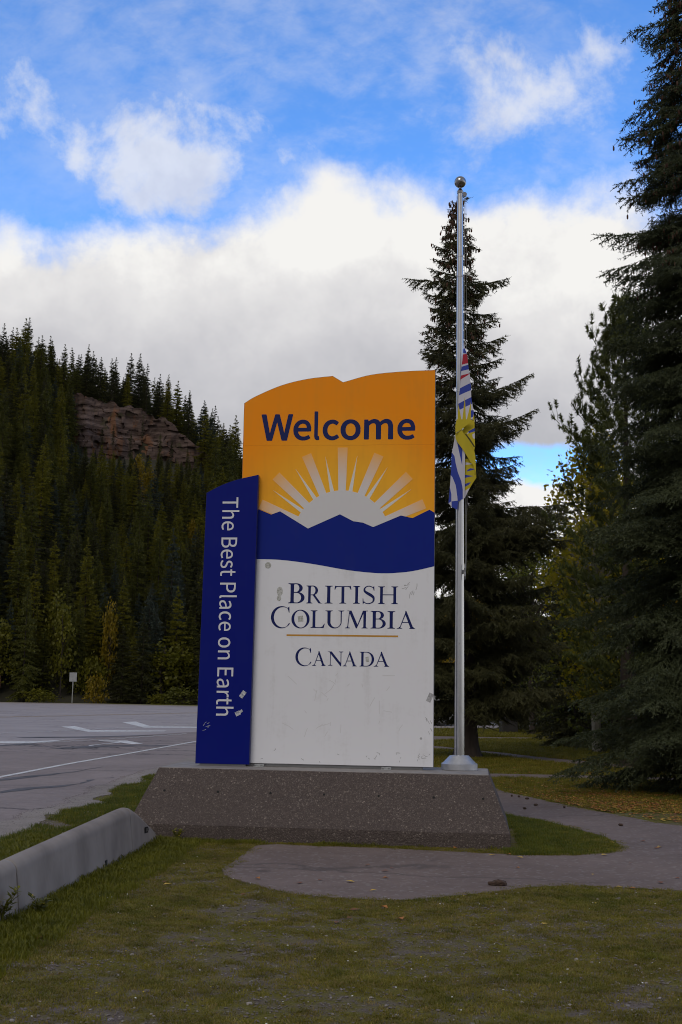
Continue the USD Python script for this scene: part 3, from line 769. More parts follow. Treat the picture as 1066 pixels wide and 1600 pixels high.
def serif_glyph(ch):
    if ch == "I":
        return stem(0.2)
    if ch == "H":
        return union_all([stem(0.2), stem(0.92), sbox(0.2, 0.50, 0.92, 0.50 + H)])
    if ch == "B":
        return union_all([stem(0.2, l=0.10), bowl(0.22, 0.52, 1.0, 0.44), bowl(0.22, 0.0, 0.52 + H, 0.53)])
    if ch == "R":
        leg = Polygon([(0.36, 0.50), (0.50, 0.50), (0.86, 0.03), (0.97, 0.0), (0.80, 0.0), (0.72, 0.02)])
        return union_all([stem(0.2, l=0.10), bowl(0.22, 0.46, 1.0, 0.47), leg])
    if ch == "D":
        return union_all([stem(0.2, l=0.10), bowl(0.22, 0.0, 1.0, 0.72)])
    if ch == "L":
        arm = Polygon([(0.2, 0), (0.74, 0), (0.80, 0.24), (0.765, 0.24), (0.66, 0.075), (0.56, H), (0.2, H)])
        return union_all([stem(0.2), arm])
    if ch == "T":
        tb = Polygon([(0.0, 0.80), (0.035, 0.80), (0.10, 0.935), (0.18, 1 - H), (0.72, 1 - H), (0.80, 0.935), (0.865, 0.80), (0.90, 0.80), (0.87, 1.03), (0.84, 1.0), (0.06, 1.0), (0.03, 1.03)])
        return union_all([stem(0.45, top=False), tb])
    if ch == "O":
        return ell(0.5, 0.5, 0.5, 0.52).difference(affinity.rotate(ell(0.5, 0.5, 0.345, 0.475), 8))
    if ch == "C":
        o = ell(0.5, 0.5, 0.5, 0.52).difference(ell(0.565, 0.5, 0.425, 0.472))
        o = o.difference(Polygon([(0.80, 0.5), (0.86, 0.80), (0.86, 0.86), (1.3, 1.1), (1.3, -0.1), (0.92, 0.10), (0.86, 0.17)]))
        return union_all([o, Polygon([(0.78, 0.94), (0.86, 1.0), (0.875, 0.72), (0.845, 0.72), (0.80, 0.86)]), Polygon([(0.74, 0.06), (0.86, 0.13), (0.90, 0.22), (0.87, 0.24), (0.80, 0.14)])])
    if ch == "S":
        sp = pen([(0.56, 0.90), (0.42, 0.975), (0.25, 0.975), (0.12, 0.86), (0.13, 0.70), (0.30, 0.57), (0.47, 0.46), (0.58, 0.32), (0.55, 0.13), (0.38, 0.025), (0.20, 0.03), (0.08, 0.12)], lambda t: H + (T * 1.05 - H) * np.exp(-(((t - 0.5) / 0.2) ** 2)))
        return union_all([sp, Polygon([(0.54, 0.93), (0.60, 1.0), (0.62, 0.74), (0.59, 0.74), (0.55, 0.86)]), Polygon([(0.03, -0.02), (0.10, 0.06), (0.07, 0.14), (0.05, 0.30), (0.02, 0.30)])])
    if ch == "U":
        u = union_all([sbox(0.15, 0.36, 0.15 + T, 1.0), sbox(0.78, 0.36, 0.78 + H * 1.2, 1.0)])
        o = ell(0.49, 0.36, 0.34, 0.38).intersection(sbox(0, -1, 2, 0.37)).difference(ell(0.54, 0.37, 0.245, 0.33))
        return union_all([u, o, serif(0.15 + T / 2, 1, False, 0.10), serif(0.78 + H * 0.6, 1, False, 0.11, H * 1.2)])
    if ch == "N":
        d = Polygon([(0.10, 1.0), (0.27, 1.0), (0.90, 0.16), (0.90, -0.03), (0.86, -0.03), (0.17, 0.88)])
        return union_all([sbox(0.17, 0, 0.17 + H, 0.95), sbox(0.86, 0, 0.86 + H, 1.0), d, serif(0.17 + H / 2, 0, True, 0.12, H), serif(0.86 + H / 2, 1, False, 0.12, H), Polygon([(0.02, 1.0), (0.2, 1.0), (0.2, 0.97), (0.02, 0.975)])])
    if ch == "M":
        d1 = Polygon([(0.20, 1.0), (0.34, 1.0), (0.70, 0.20), (0.64, 0.0), (0.60, 0.0), (0.24, 0.84)])
        d2 = Polygon([(0.62, 0.0), (0.66, 0.0), (1.07, 0.93), (1.05, 1.0), (1.0, 1.0)])
        return union_all([Polygon([(0.10, 0), (0.145, 0), (0.255, 0.97), (0.21, 0.97)]), d1, d2, sbox(1.03, 0, 1.03 + T, 1.0), serif(0.122, 0, True, 0.12, H), serif(1.03 + T / 2, 0, True, 0.10), Polygon([(0.10, 1.0), (0.3, 1.0), (0.3, 0.97), (0.10, 0.975)]), Polygon([(1.0, 1.0), (1.29, 1.0), (1.29, 0.975), (1.0, 0.95)])])
    if ch == "A":
        thin = Polygon([(0.13, 0.0), (0.175, 0.0), (0.535, 0.93), (0.50, 1.0)])
        thick = Polygon([(0.475, 1.03), (0.53, 1.03), (0.945, 0.0), (0.78, 0.0), (0.455, 0.86)])
        return union_all([thin, thick, sbox(0.27, 0.34, 0.74, 0.34 + H), serif(0.15, 0, True, 0.13, H), serif(0.862, 0, True, 0.09, T)])


LW = [('W', -0.890, -0.499, 4.650, 4.982), ('e', -0.493, -0.273, 4.651, 4.910), ('l', -0.235, -0.171, 4.655, 5.013), ('c', -0.131, 0.070, 4.651, 4.908), ('o', 0.088, 0.332, 4.651, 4.910), ('m', 0.375, 0.728, 4.657, 4.911), ('e', 0.779, 0.995, 4.651, 4.908)]
LS = [('B', -0.509, -0.311, 2.667, 2.907), ('R', -0.289, -0.092, 2.667, 2.880), ('I', -0.068, 0.026, 2.667, 2.879), ('T', 0.048, 0.249, 2.667, 2.882), ('I', 0.272, 0.354, 2.667, 2.878), ('S', 0.386, 0.530, 2.662, 2.882), ('H', 0.569, 0.807, 2.667, 2.876), ('C', -0.712, -0.482, 2.367, 2.632), ('O', -0.464, -0.245, 2.369, 2.590), ('L', -0.233, -0.062, 2.376, 2.585), ('U', -0.057, 0.168, 2.372, 2.585), ('M', 0.181, 0.451, 2.376, 2.585), ('B', 0.484, 0.664, 2.376, 2.583), ('I', 0.683, 0.774, 2.376, 2.583), ('A', 0.795, 1.010, 2.376, 2.587), ('C', -0.406, -0.214, 1.923, 2.143), ('A', -0.205, -0.042, 1.929, 2.104), ('N', -0.019, 0.164, 1.928, 2.100), ('A', 0.160, 0.326, 1.929, 2.104), ('D', 0.360, 0.531, 1.929, 2.100), ('A', 0.527, 0.709, 1.929, 2.104)]
for ch, x0, x1, y0, y1 in LW:
    part(body_hi, "letter", ext(fit(sans(ch, 22), x0, x1, y0 - ZB, y1 - ZB), 0.0015, -0.003), M["letterblue"])
for ch, x0, x1, y0, y1 in LS:
    part(body_lo, "letter", ext(fit(serif_glyph(ch), x0, x1, y0 - ZB, y1 - ZB), 0.0015, -0.003), M["letterblue"])
part(body_lo, "rule_line", ext(P([(-0.518, 2.277), (0.811, 2.277), (0.811, 2.297), (-0.518, 2.297)]), 0.0015, -0.003), M["rule"])

# blue side panel, 0.1 m in front of the board
SD = 0.085
side_o = P([(-1.556, 0.770), (-1.530, 3.993)] + list(map(tuple, spline([(-1.53, 3.993), (-1.353, 4.085), (-1.158, 4.155), (-0.896, 4.215)], 6)))[1:] + [(-0.912, 0.770)])
side = part(sign, "side_panel", ext(side_o, 0.07, -0.012), M["edgeblue"])
part(side, "blue_face", ext(side_o.buffer(-0.003, join_style=2), 0.003, -0.082), M["sideblue"])
txt, kcap = "The Best Place on Earth", 0.190 / 733.0
pen_x = 0.0
places = []
for ch in txt:
    if ch == " ":
        pen_x += 224
        continue
    places.append((ch, pen_x))
    pen_x += GLYPHS[ch][0] + 4
ks = (3.939 - 1.318) / (pen_x - 60)
for ch, px_ in places:
    s = sans(ch, 3)
    # rotate a quarter turn clockwise: reading direction downwards, letter tops to the right
    s = affinity.affine_transform(s, [0, kcap, -ks, 0, -1.3245, 3.945 - ZB - px_ * ks])
    part(side, "letter", ext(s, 0.0015, -0.085), M["letterwhite"])

# worn stickers, scuffs
def disc_poly(u, z, rx, rz, rot=0.0):
    return affinity.rotate(affinity.translate(affinity.scale(Point(0, 0).buffer(1, 10), rx, rz), u, z - ZB), rot)


def quad_poly(u, z, w, h, rot):
    return affinity.rotate(sbox(u - w / 2, z - ZB - h / 2, u + w / 2, z - ZB + h / 2), rot)


part(body_lo, "sticker", ext(disc_poly(-0.763, 3.12, 0.038, 0.038), 0.0012, -0.003), M["green_sticker"], label="round worn sticker")
part(body_lo, "sticker", ext(union_all([disc_poly(-0.612, 2.808, 0.036, 0.055), disc_poly(-0.620, 2.725, 0.026, 0.034), quad_poly(-0.617, 2.755, 0.036, 0.05, 0)]), 0.0012, -0.003), M["green_sticker"], label="shoe-sole shaped worn sticker")
part(body_lo, "sticker", ext(quad_poly(-0.353, 2.482, 0.062, 0.07, 8), 0.0012, -0.003), M["green_sticker"], label="faded square sticker inside the letter O")
part(body_lo, "sticker", ext(quad_poly(1.189, 1.58, 0.055, 0.105, -24), 0.0012, -0.003), M["grey_sticker"], label="small grey oblong sticker")
part(body_lo, "sticker", ext(quad_poly(0.45, 2.012, 0.035, 0.06, 5), 0.0012, -0.003), M["green_sticker"], label="small faded sticker inside the letter D")
part(body_lo, "sticker", ext(disc_poly(1.088, 1.109, 0.014, 0.014), 0.0012, -0.003), M["scuff"], label="small dark dot")
part(side, "sticker", ext(quad_poly(-1.012, 1.581, 0.05, 0.085, -35), 0.0012, -0.085), M["pale_sticker"], label="torn translucent sticker")
part(side, "sticker", ext(union_all([quad_poly(-1.065, 1.358, 0.06, 0.05, 25), quad_poly(-1.03, 1.38, 0.05, 0.03, 40)]), 0.0012, -0.085), M["pale_sticker"], label="crumpled white sticker remnant")
rs = np.random.default_rng(11)


def scratches(n, u0, u1, z0, z1, ang, la, wd, material, holder, y=-0.003):
    qs = []
    for _ in range(n):
        a = math.radians(rs.normal(*ang))
        l = rs.uniform(*la)
        c = np.array([rs.uniform(u0, u1), rs.uniform(z0, z1) - ZB])
        d = np.array([math.cos(a), math.sin(a)]) * l / 2
        qs.append(LineString([c - d, c + rs.normal(0, l * 0.06, 2), c + d]).buffer(wd / 2, cap_style=2))
    part(holder, "scuff_marks", ext(union_all(qs), 0.001, y), material)


scratches(9, 1.14, 1.21, 1.17, 1.36, (112, 10), (0.02, 0.06), 0.005, M["scuff"], body_lo)
scratches(10, 1.06, 1.19, 0.88, 0.93, (20, 60), (0.015, 0.04), 0.005, M["scuff"], body_lo)
scratches(10, 0.86, 1.04, 2.74, 2.93, (40, 50), (0.02, 0.08), 0.006, M["scuff"], body_lo)
scratches(26, -0.6, 0.9, 1.1, 1.85, (60, 60), (0.03, 0.16), 0.005, M["scuff_faint"], body_lo)
scratches(16, -0.88, 1.2, 0.8, 0.95, (60, 60), (0.01, 0.04), 0.006, M["scuff"], body_lo)
scratches(5, -1.48, -1.40, 1.16, 1.24, (60, 60), (0.02, 0.06), 0.004, M["pale_sticker"], side, -0.085)
# feet below the board and the small plates bolted in front of it
part(sign, "base_channel", rbox(2.10, 0.06, 0.040, 0.004, (0.06, 0.05, 0.001)), M["bolt"])
part(sign, "base_channel", rbox(0.55, 0.04, 0.030, 0.004, (-1.235, -0.045, 0.001)), M["bolt"])
for u in (-0.80, 0.69):
    br = part(sign, "foot_plate", cat_([rbox(0.115, 0.10, 0.008, 0.002, (u, -0.095, 0.002)), rbox(0.115, 0.008, 0.03, 0.002, (u, -0.046, 0.002))]), M["galv"])
    for s in (-1, 1):
        part(br, "bolt", trimesh.creation.cylinder(radius=0.011, height=0.014, sections=6, transform=trimesh.transformations.translation_matrix([u + s * 0.035, -0.105, 0.017])), M["bolt"])

# ------------------------------------------------------------------ flagpole
VP = 1.18
pole = thing("flagpole", uv(1.528, VP, ZB + 0.002), 0.0, label="tall tapered brushed-aluminium flagpole with ball finial on the plinth's right end", cat="flagpole")
fl = part(pole, "base_flange", lathe([(0, 0), (0.205, 0), (0.212, 0.006), (0.212, 0.072), (0.205, 0.078), (0.195, 0.080), (0.112, 0.165), (0.070, 0.170), (0, 0.170)], 40), M["flange"], smooth=35)
HP = 7.12


def rpole(z):
    return 0.0605 - 0.0255 * (z / HP) ** 1.15


zz = np.linspace(0.165, HP, 26)
part(pole, "shaft", lathe([(0, 0.165)] + [(rpole(z), z) for z in zz] + [(0, HP)], 28), M["pole"], smooth=40)
for z in (6.02, 6.28, 4.55):
    part(pole, "joint_ring", lathe([(rpole(z) - .001, z - 0.012), (rpole(z) + 0.0035, z - 0.010), (rpole(z) + 0.0035, z + 0.010), (rpole(z) - .001, z + 0.012)], 28), M["flange"], smooth=30)
part(pole, "truck", lathe([(0, HP - 0.01), (0.040, HP - 0.01), (0.042, HP + 0.02), (0.026, HP + 0.045), (0.018, HP + 0.06), (0.018, HP + 0.09), (0, HP + 0.09)], 20), M["ball"], smooth=30)
ballm = trimesh.creation.icosphere(4, 0.074)
ballm.apply_translation([0, 0, HP + 0.145])
part(pole, "ball_finial", ballm, M["ball"], smooth=True)
pul = trimesh.creation.cylinder(radius=0.028, height=0.02, sections=16)
pul.apply_transform(trimesh.transformations.rotation_matrix(math.pi / 2, [1, 0, 0]))
pul.apply_translation([0.055, -0.01, HP - 0.02])
part(pole, "pulley", pul, M["ball"])
part(pole, "halyard", cat_([tube([(0.070, -0.012, HP - 0.02), (0.075, -0.02, 6.0), (0.080, -0.045, 5.1), (0.083, -0.05, 3.2), (0.070, -0.055, 2.35)], 0.0025, 5), tube([(0.045, -0.045, HP - 0.04), (0.055, -0.05, 5), (0.064, -0.045, 2.35)], 0.0025, 5)]), M["rope"])
cl = cat_([rbox(0.03, 0.03, 0.05, 0.005, (0.052, -0.052, 2.30)), tube([(0.055, -0.075, 2.23), (0.055, -0.085, 2.27), (0.055, -0.078, 2.32), (0.055, -0.085, 2.37), (0.055, -0.075, 2.42)], [0.006, 0.010, 0.012, 0.010, 0.006], 8)])
part(pole, "cleat", cl, M["bolt"])
part(pole, "set_screw", trimesh.creation.cylinder(radius=0.007, height=0.02, sections=8, transform=trimesh.transformations.translation_matrix([-0.01, -0.055, 1.47]) @ trimesh.transformations.rotation_matrix(math.pi / 2, [1, 0, 0])), M["bolt"])

# ------------------------------------------------------------------ flag, hanging limp
FO = uv(1.528, VP, 0)
flag = thing("flag", (FO[0], FO[1], 3.787), -PLA, label="limp blue, white, red and gold flag hanging at half height on the flagpole", cat="flag")


def fz(pts, which):
    """Outline of a fold, noted on a grid of 9.41 units per 1/135 m."""
    oy = 530 if which == "a" else 640
    out = []
    for x, y in pts:
        px, py = 680 + x / 9.41, oy + y / 9.41
        out.append((FLAG_UZ(px, py)))
    return Polygon(out).buffer(0)


def FLAG_UZ(px, py):
    # grid units to metres in the plane of the pole (u from the pole's axis, z above the fold's foot)
    return ((px - 718.9) * 0.0078, (800 - py) * FLAG_K)


FLAG_K = 0.00796


def cloth(name, poly, y, bulge=0.03, freq=9.0, ph=0.0, material="f_white", thick=0.003, tilt=0.0, holder=None):
    if poly.is_empty or poly.area < 2e-5:
        return None
    m = ext(poly, thick, 0.0)
    v, f = trimesh.remesh.subdivide_to_size(m.vertices, m.faces, 0.03, max_iter=12)
    v = v.copy()
    v[:, 1] += y + bulge * np.sin(freq * v[:, 0] * 2.2 + 1.6 * v[:, 2] + ph) - tilt * v[:, 0] + 0.012 * np.sin(5.3 * v[:, 2] + ph)
    return part(holder or flag, name, trimesh.Trimesh(v, f), M[material], smooth=50)


def fold(name, outline, regions, y, which, **kw):
    """One fold of the cloth: coloured regions cut from its outline without overlap; the rest stays white."""
    o = fz(outline, which)
    rest = o
    first = None
    for pts, c in regions:
        r = fz(pts, which).intersection(rest)
        rest = rest.difference(r)
        for q in polys(r):
            cloth(name[1] + "_" + {"f_royal": "blue", "f_red": "red", "f_yellow": "gold", "f_white": "white", "f_line": "line"}[c], q, y, material=c, **kw)
    for q in polys(rest):
        cloth(name[0], q, y, material=kw.get("basemat", "f_white"), **{k: w for k, w in kw.items() if k != "basemat"})


fold(("canton_fold", "canton"), [(425, 60), (440, 130), (475, 250), (490, 400), (515, 540), (527, 680), (535, 880), (570, 1070), (580, 1200), (325, 1215), (345, 900), (370, 700), (385, 500), (405, 300)], [
    ([(415, 150), (470, 140), (470, 225), (415, 215)], "f_royal"),
    ([(400, 235), (500, 225), (500, 362), (390, 388)], "f_red"),
    ([(380, 418), (500, 385), (505, 455), (380, 480)], "f_royal"),
    ([(370, 545), (520, 512), (480, 545), (375, 602)], "f_red"),
    ([(330, 745), (540, 648), (540, 757), (330, 840)], "f_royal"),
    ([(335, 1200), (345, 950), (392, 1200)], "f_yellow"),
    ([(403, 1200), (440, 850), (458, 1200)], "f_yellow"),
    ([(468, 1200), (530, 930), (528, 1200)], "f_yellow"),
    ([(550, 1200), (575, 1100), (600, 1200)], "f_yellow"),
    ([(330, 960), (545, 857), (545, 962), (375, 1040), (350, 1035)], "f_royal"),
    ([(528, 1060), (600, 1050), (600, 1140), (528, 1168)], "f_royal"),
    ([(320, 1193), (590, 1188), (590, 1196), (320, 1201)], "f_line"),
], -0.085, "a", bulge=0.012, freq=9, ph=0.4)
fold(("left_fold", "left_fold"), [(300, 370), (275, 540), (250, 660), (240, 940), (225, 1150), (205, 1380), (250, 1430), (330, 1470), (345, 1345), (410, 1315), (440, 1300), (445, 640), (400, 560), (340, 480)], [
    ([(200, 640), (262, 655), (292, 700), (308, 800), (340, 930), (390, 1060), (412, 1180), (412, 1340), (338, 1340), (328, 1250), (310, 1120), (260, 1000), (200, 940)], "f_royal"),
    ([(325, 480), (345, 480), (405, 570), (402, 830), (370, 690)], "f_royal"),
    ([(180, 1130), (222, 1140), (247, 1250), (247, 1352), (180, 1400)], "f_royal"),
    ([(250, 1352), (420, 1325), (335, 1500), (250, 1440)], "f_royal"),
], -0.105, "b", bulge=0.018, freq=10, ph=1.2)
fold(("right_fold", "right_fold"), [(445, 600), (500, 700), (545, 780), (600, 830), (607, 1010), (560, 1080), (500, 1180), (440, 1300)], [
    ([(435, 630), (470, 650), (500, 735), (435, 735)], "f_line"),  # gap between folds, its shade put into the cloth colour
    ([(450, 785), (540, 800), (540, 812), (450, 825)], "f_white"),
    ([(470, 920), (600, 884), (520, 872), (480, 895)], "f_royal"),
    ([(435, 965), (565, 985), (435, 1012)], "f_royal"),
    ([(435, 1100), (530, 1070), (500, 1110), (435, 1145)], "f_royal"),
    ([(435, 1200), (520, 1150), (600, 1100), (435, 1320)], "f_white"),
    ([(590, 820), (596, 820), (592, 970), (585, 970)], "f_line"),
    ([(430, 560), (620, 560), (620, 1320), (430, 1320)], "f_yellow"),
], -0.070, "b", bulge=0.012, freq=8, ph=2.0)
fold(("back_fold", "back_fold"), [(395, 325), (470, 230), (580, 165), (590, 560), (575, 620), (500, 470), (440, 400)], [
    ([(488, 340), (585, 285), (585, 338), (505, 362)], "f_royal"),
    ([(468, 368), (505, 335), (510, 350), (480, 378)], "f_white"),
    ([(548, 385), (600, 350), (600, 450), (560, 440)], "f_white"),
    ([(440, 372), (460, 370), (520, 450), (590, 560), (575, 575), (500, 462)], "f_line"),
    ([(300, 100), (700, 100), (700, 700), (300, 700)], "f_yellow"),
], -0.088, "b", bulge=0.010, freq=8, ph=0.5)
cloth("gold_band", fz([(300, 372), (395, 325), (440, 395), (500, 460), (550, 540), (578, 620), (592, 700), (600, 830), (603, 960), (560, 830), (530, 800), (490, 735), (440, 655), (400, 595), (340, 510), (305, 440)], "b"), -0.128, bulge=0.022, freq=11, ph=2.6, material="f_yellow")
cloth("gold_lobe", fz([(322, 165), (430, 170), (560, 190), (470, 260), (400, 315), (305, 372), (303, 270)], "b"), -0.148, bulge=0.014, freq=10, ph=0.2, material="f_yellow")

# ------------------------------------------------------------------ roadside concrete barriers
def barrier_section(h=0.45, wt=0.18, wb=0.27):
    """Half-round topped profile in (x, z); x = 0 is the foot of the face towards the sign's lawn."""
    pts = [(0.0, -0.12), (0.0, 0.03), (-0.035, h - 0.115)]
    cx, r = -0.035 - 0.010 - 0.080, 0.086
    for t in np.linspace(-0.15, math.pi + 0.15, 15):
        pts.append((cx + r * math.cos(t) * 1.02, h - r + r * math.sin(t)))
    pts += [(-wb + 0.035, h - 0.115), (-wb, 0.03), (-wb, -0.12)]
    return np.array(pts)


def barrier_piece(y0, y1, nose=None):
    ny = max(8, int((y1 - y0) / 0.09))
    ys = np.linspace(y0, y1, ny)
    ys = np.r_[ys[0], ys[0] + 0.012, ys[1:-1], ys[-1] - 0.012, ys[-1]]
    sec = barrier_section()
    n = len(sec)
    v = []
    for i, y in enumerate(ys):
        s = sec.copy()
        shrink = 0.012 if i in (0, len(ys) - 1) else 0.0
        if nose is not None and y > nose[0]:
            k = min(1.0, (y - nose[0]) / (nose[1] - nose[0]))
            h = 0.46 + (0.10 - 0.46) * (k ** 1.15)
            top = s[:, 1] > 0.2
            s[:, 1] = np.where(s[:, 1] > 0.03, 0.03 + (s[:, 1] - 0.03) * (h - 0.03) / 0.43, s[:, 1])
        c = s.mean(0)
        s = c + (s - c) * (1 - shrink / 0.15)
        v.append(np.c_[s[:, 0], np.full(n, y), s[:, 1]])
    v = np.vstack(v)
    v += ((meshkit.fbm(v * 7.0, 3, 4) - 0.5) * 0.010)[:, None] * np.array([1, 0, 0.6])
    f = []
    for i in range(len(ys) - 1):
        for j in range(n - 1):
            a, b = i * n + j, i * n + j + 1
            f += [(a, b, b + n), (a, b + n, a + n)]
    k = len(v)
    v = np.vstack([v, v[:n].mean(0), v[-n:].mean(0)])
    for j in range(n - 1):
        f.append((k, j + 1, j))
        e = (len(ys) - 1) * n
        f.append((k + 1, e + j, e + j + 1))
    m = trimesh.Trimesh(v, np.array(f), process=False)
    m.fix_normals()
    return m


B0, BA = np.array([-2.24, 8.92]), math.atan2(0.24, 3.34)
for (y0, y1, nose, lb) in ((-2.75, -0.016, None, "grey concrete barrier section cut off by the photo's left edge"), (0.012, 3.334, None, "long grey round-topped concrete barrier section between the two end pieces"), (3.358, 4.50, (3.42, 4.50), "grey concrete barrier end piece sloping down to the brown plinth")):
    d = np.array([math.sin(BA), math.cos(BA)])
    o = B0 + d * y0
    bt = thing("concrete_barrier", (o[0], o[1], 0), -BA, label=lb, cat="barrier")
    body_ = barrier_piece(0, y1 - y0, None if nose is None else (nose[0] - y0, nose[1] - y0))
    body_.vertices[:, 2] -= 0.065 * np.clip((3.2 - y0 - body_.vertices[:, 1]) / 3.4, 0, 1.3)
    part(bt, "barrier_body", body_, M["concrete"], smooth=35)
    if nose:
        hk = part(bt, "lifting_eye", cat_([tube([(-0.018, 0.56, 0.20), (0.006, 0.57, 0.205), (0.010, 0.575, 0.18), (0.006, 0.58, 0.155), (-0.018, 0.585, 0.15)], 0.008, 6), rbox(0.012, 0.05, 0.06, 0.003, (-0.013, 0.57, 0.145))]), M["hole"])
    else:
        part(bt, "drain_notch", rbox(0.02, 0.07, 0.05, 0.004, (-0.009, 2.33 if y1 > 1 else 1.9, 0.03)), M["hole"])

# ------------------------------------------------------------------ things across the road and under the trees
st = thing("road_sign", (-33.0, 151.2, 0), 0.05, label="small pale grey sign plate on a thin post at the far road edge", cat="road sign")
part(st, "post", rbox(0.12, 0.10, 3.75, 0.01, (0, 0.08, 0)), M["galv"])
pl_ = part(st, "plate", rbox(0.92, 0.03, 1.12, 0.012, (0, 0, 2.62)), M["plate"])
part(pl_, "stiffener", rbox(0.09, 0.02, 1.06, 0.004, (0, -0.026, 2.65)), M["galv"])
bs = thing("brown_sign", (-43.2, 151.5, 0), 0.1, label="reddish-brown sign board at the photo's left edge beyond the road", cat="road sign")
part(bs, "board", rbox(2.2, 0.04, 1.55, 0.01, (0, 0, 1.75)), M["brownsign"])
for s in (-0.8, 0.8):
    part(bs, "post", rbox(0.12, 0.10, 3.3, 0.01, (s, 0.075, 0)), M["bark"])

bn = thing("litter_bin", (7.62, 54.4, 0), 0.1, label="dark square litter bin on the lawn under the middle spruce", cat="bin")
part(bn, "body", rbox(0.72, 0.62, 0.80, 0.02, (0, 0, 0.05)), M["bin"])
hd = trimesh.convex.convex_hull(np.array([(-.38, -.33, 0.86), (.38, -.33, 0.86), (-.38, .33, 0.86), (.38, .33, 0.86), (-.38, .33, 1.12), (.38, .33, 1.12), (-.38, .05, 1.12), (.38, .05, 1.12), (-.38, -.33, 0.92), (.38, -.33, 0.92)]))
part(bn, "hood", hd, M["bin"])
part(bn, "flap", rbox(0.5, 0.02, 0.16, 0.006, (0, -0.325, 0.66)), M["edge"])
part(bn, "base", rbox(0.66, 0.56, 0.05, 0.005), M["black"])

vn = thing("parked_van", (4.0, 66.5, 0), 0.06, label="white van with dark windows parked beyond the lawn, behind the spruce trunk", cat="van")
prof = Polygon([(-2.4, 0.32), (2.35, 0.32), (2.42, 0.55), (2.38, 0.95), (1.75, 1.08), (1.05, 1.78), (0.7, 1.86), (-2.2, 1.88), (-2.38, 1.75), (-2.45, 0.6)]).buffer(-0.05).buffer(0.05)
bdm = trimesh.creation.extrude_polygon(prof, 1.8, engine="earcut")
bdm = trimesh.Trimesh(np.c_[bdm.vertices[:, 0], 0.9 - bdm.vertices[:, 2], bdm.vertices[:, 1]], bdm.faces)
part(vn, "body", bdm, M["carwhite"])
for w in ([(-2.1, 1.10), (-1.2, 1.10), (-1.2, 1.66), (-2.15, 1.66)], [(-1.1, 1.10), (-0.1, 1.10), (-0.1, 1.66), (-1.1, 1.66)], [(0.0, 1.10), (1.45, 1.10), (0.92, 1.66), (0.0, 1.66)]):
    part(vn, "window", ext(Polygon(w), 0.012, -0.897), M["glassdark"])
part(vn, "windscreen", trimesh.convex.convex_hull(np.array([(1.72, -.8, 1.12), (1.72, .8, 1.12), (1.12, -.8, 1.74), (1.12, .8, 1.74), (1.75, -.8, 1.125), (1.75, .8, 1.125), (1.15, -.8, 1.745), (1.15, .8, 1.745)])), M["glassdark"])
for x in (-1.55, 1.55):
    for y in (-0.80, 0.80):
        wh = trimesh.creation.cylinder(radius=0.34, height=0.24, sections=24)
        wh.apply_transform(trimesh.transformations.rotation_matrix(math.pi / 2, [1, 0, 0]))
        wh.apply_translation([x, y, 0.34])
        w_ = part(vn, "wheel", wh, M["black"])
        hub = trimesh.creation.cylinder(radius=0.20, height=0.26, sections=20)
        hub.apply_transform(trimesh.transformations.rotation_matrix(math.pi / 2, [1, 0, 0]))
        hub.apply_translation([x, y, 0.34])
        part(w_, "hub", hub, M["galv"])
part(vn, "headlight", rbox(0.10, 0.30, 0.14, 0.02, (2.36, -0.68, 0.78)), M["galv"])
part(vn, "headlight", rbox(0.10, 0.30, 0.14, 0.02, (2.36, 0.68, 0.78)), M["galv"])

ck = trimesh.creation.icosphere(3, 1.0)
ck.vertices *= np.array([0.072, 0.055, 0.026])
ck.vertices += ck.vertices * ((meshkit.fbm(ck.vertices * 22, 3, 2) - 0.5) * 1.5)[:, None]
ck.apply_translation([0, 0, 0.016])
dc = part(None, "dirt_clod", ck, M["dirt"], label="dark reddish-brown clod of dirt on the asphalt path in front of the plinth", cat="dirt clod")
UsdGeom.Xformable(dc).AddTranslateOp().Set(Gf.Vec3d(1.40, 10.66, 0.004))


# ------------------------------------------------------------------ conifers: needles are single small faces along the shoots
def needles(A, B, r, per_m, length, width, lean=0.55, t0=0.05, core=0.5):
    """Faces of the needle tufts on the shoots A -> B."""
    ax = B - A
    L = np.linalg.norm(ax, axis=1)
    ax = ax / np.maximum(L, 1e-9)[:, None]
    cnt = np.maximum(2, (L * per_m + r.random(len(L))).astype(int))
    i = np.repeat(np.arange(len(L)), cnt)
    t = t0 + (1.0 - t0) * r.random(len(i))
    rnd = r.normal(size=(len(i), 3))
    rad = rnd - (rnd * ax[i]).sum(1)[:, None] * ax[i]
    rad /= np.maximum(np.linalg.norm(rad, axis=1), 1e-9)[:, None]
    p = A[i] + ax[i] * (L[i] * t)[:, None]
    ln = length * r.uniform(0.7, 1.25, len(i)) * np.where(t > 0.85, 0.8, 1.0)
    tip = p + (ax[i] * lean + rad * (1 - lean * 0.4)) * ln[:, None]
    side = np.cross(ax[i], rad) * 0.6 + ax[i] * 0.8
    w = width * r.uniform(0.7, 1.2, len(i))
    tri = np.stack([p - side * w[:, None] / 2, p + side * w[:, None] / 2, tip], 1)
    out = [tri]
    if core:
        s1 = np.cross(ax, np.array([0.3, 0.2, 1.0]))
        s1 /= np.maximum(np.linalg.norm(s1, axis=1), 1e-9)[:, None]
        s2 = np.cross(ax, s1)
        for s in (s1, s2):
            out.append(np.stack([A - s * length * core / 2, A + s * length * core / 2, B], 1))
    return np.vstack(out)


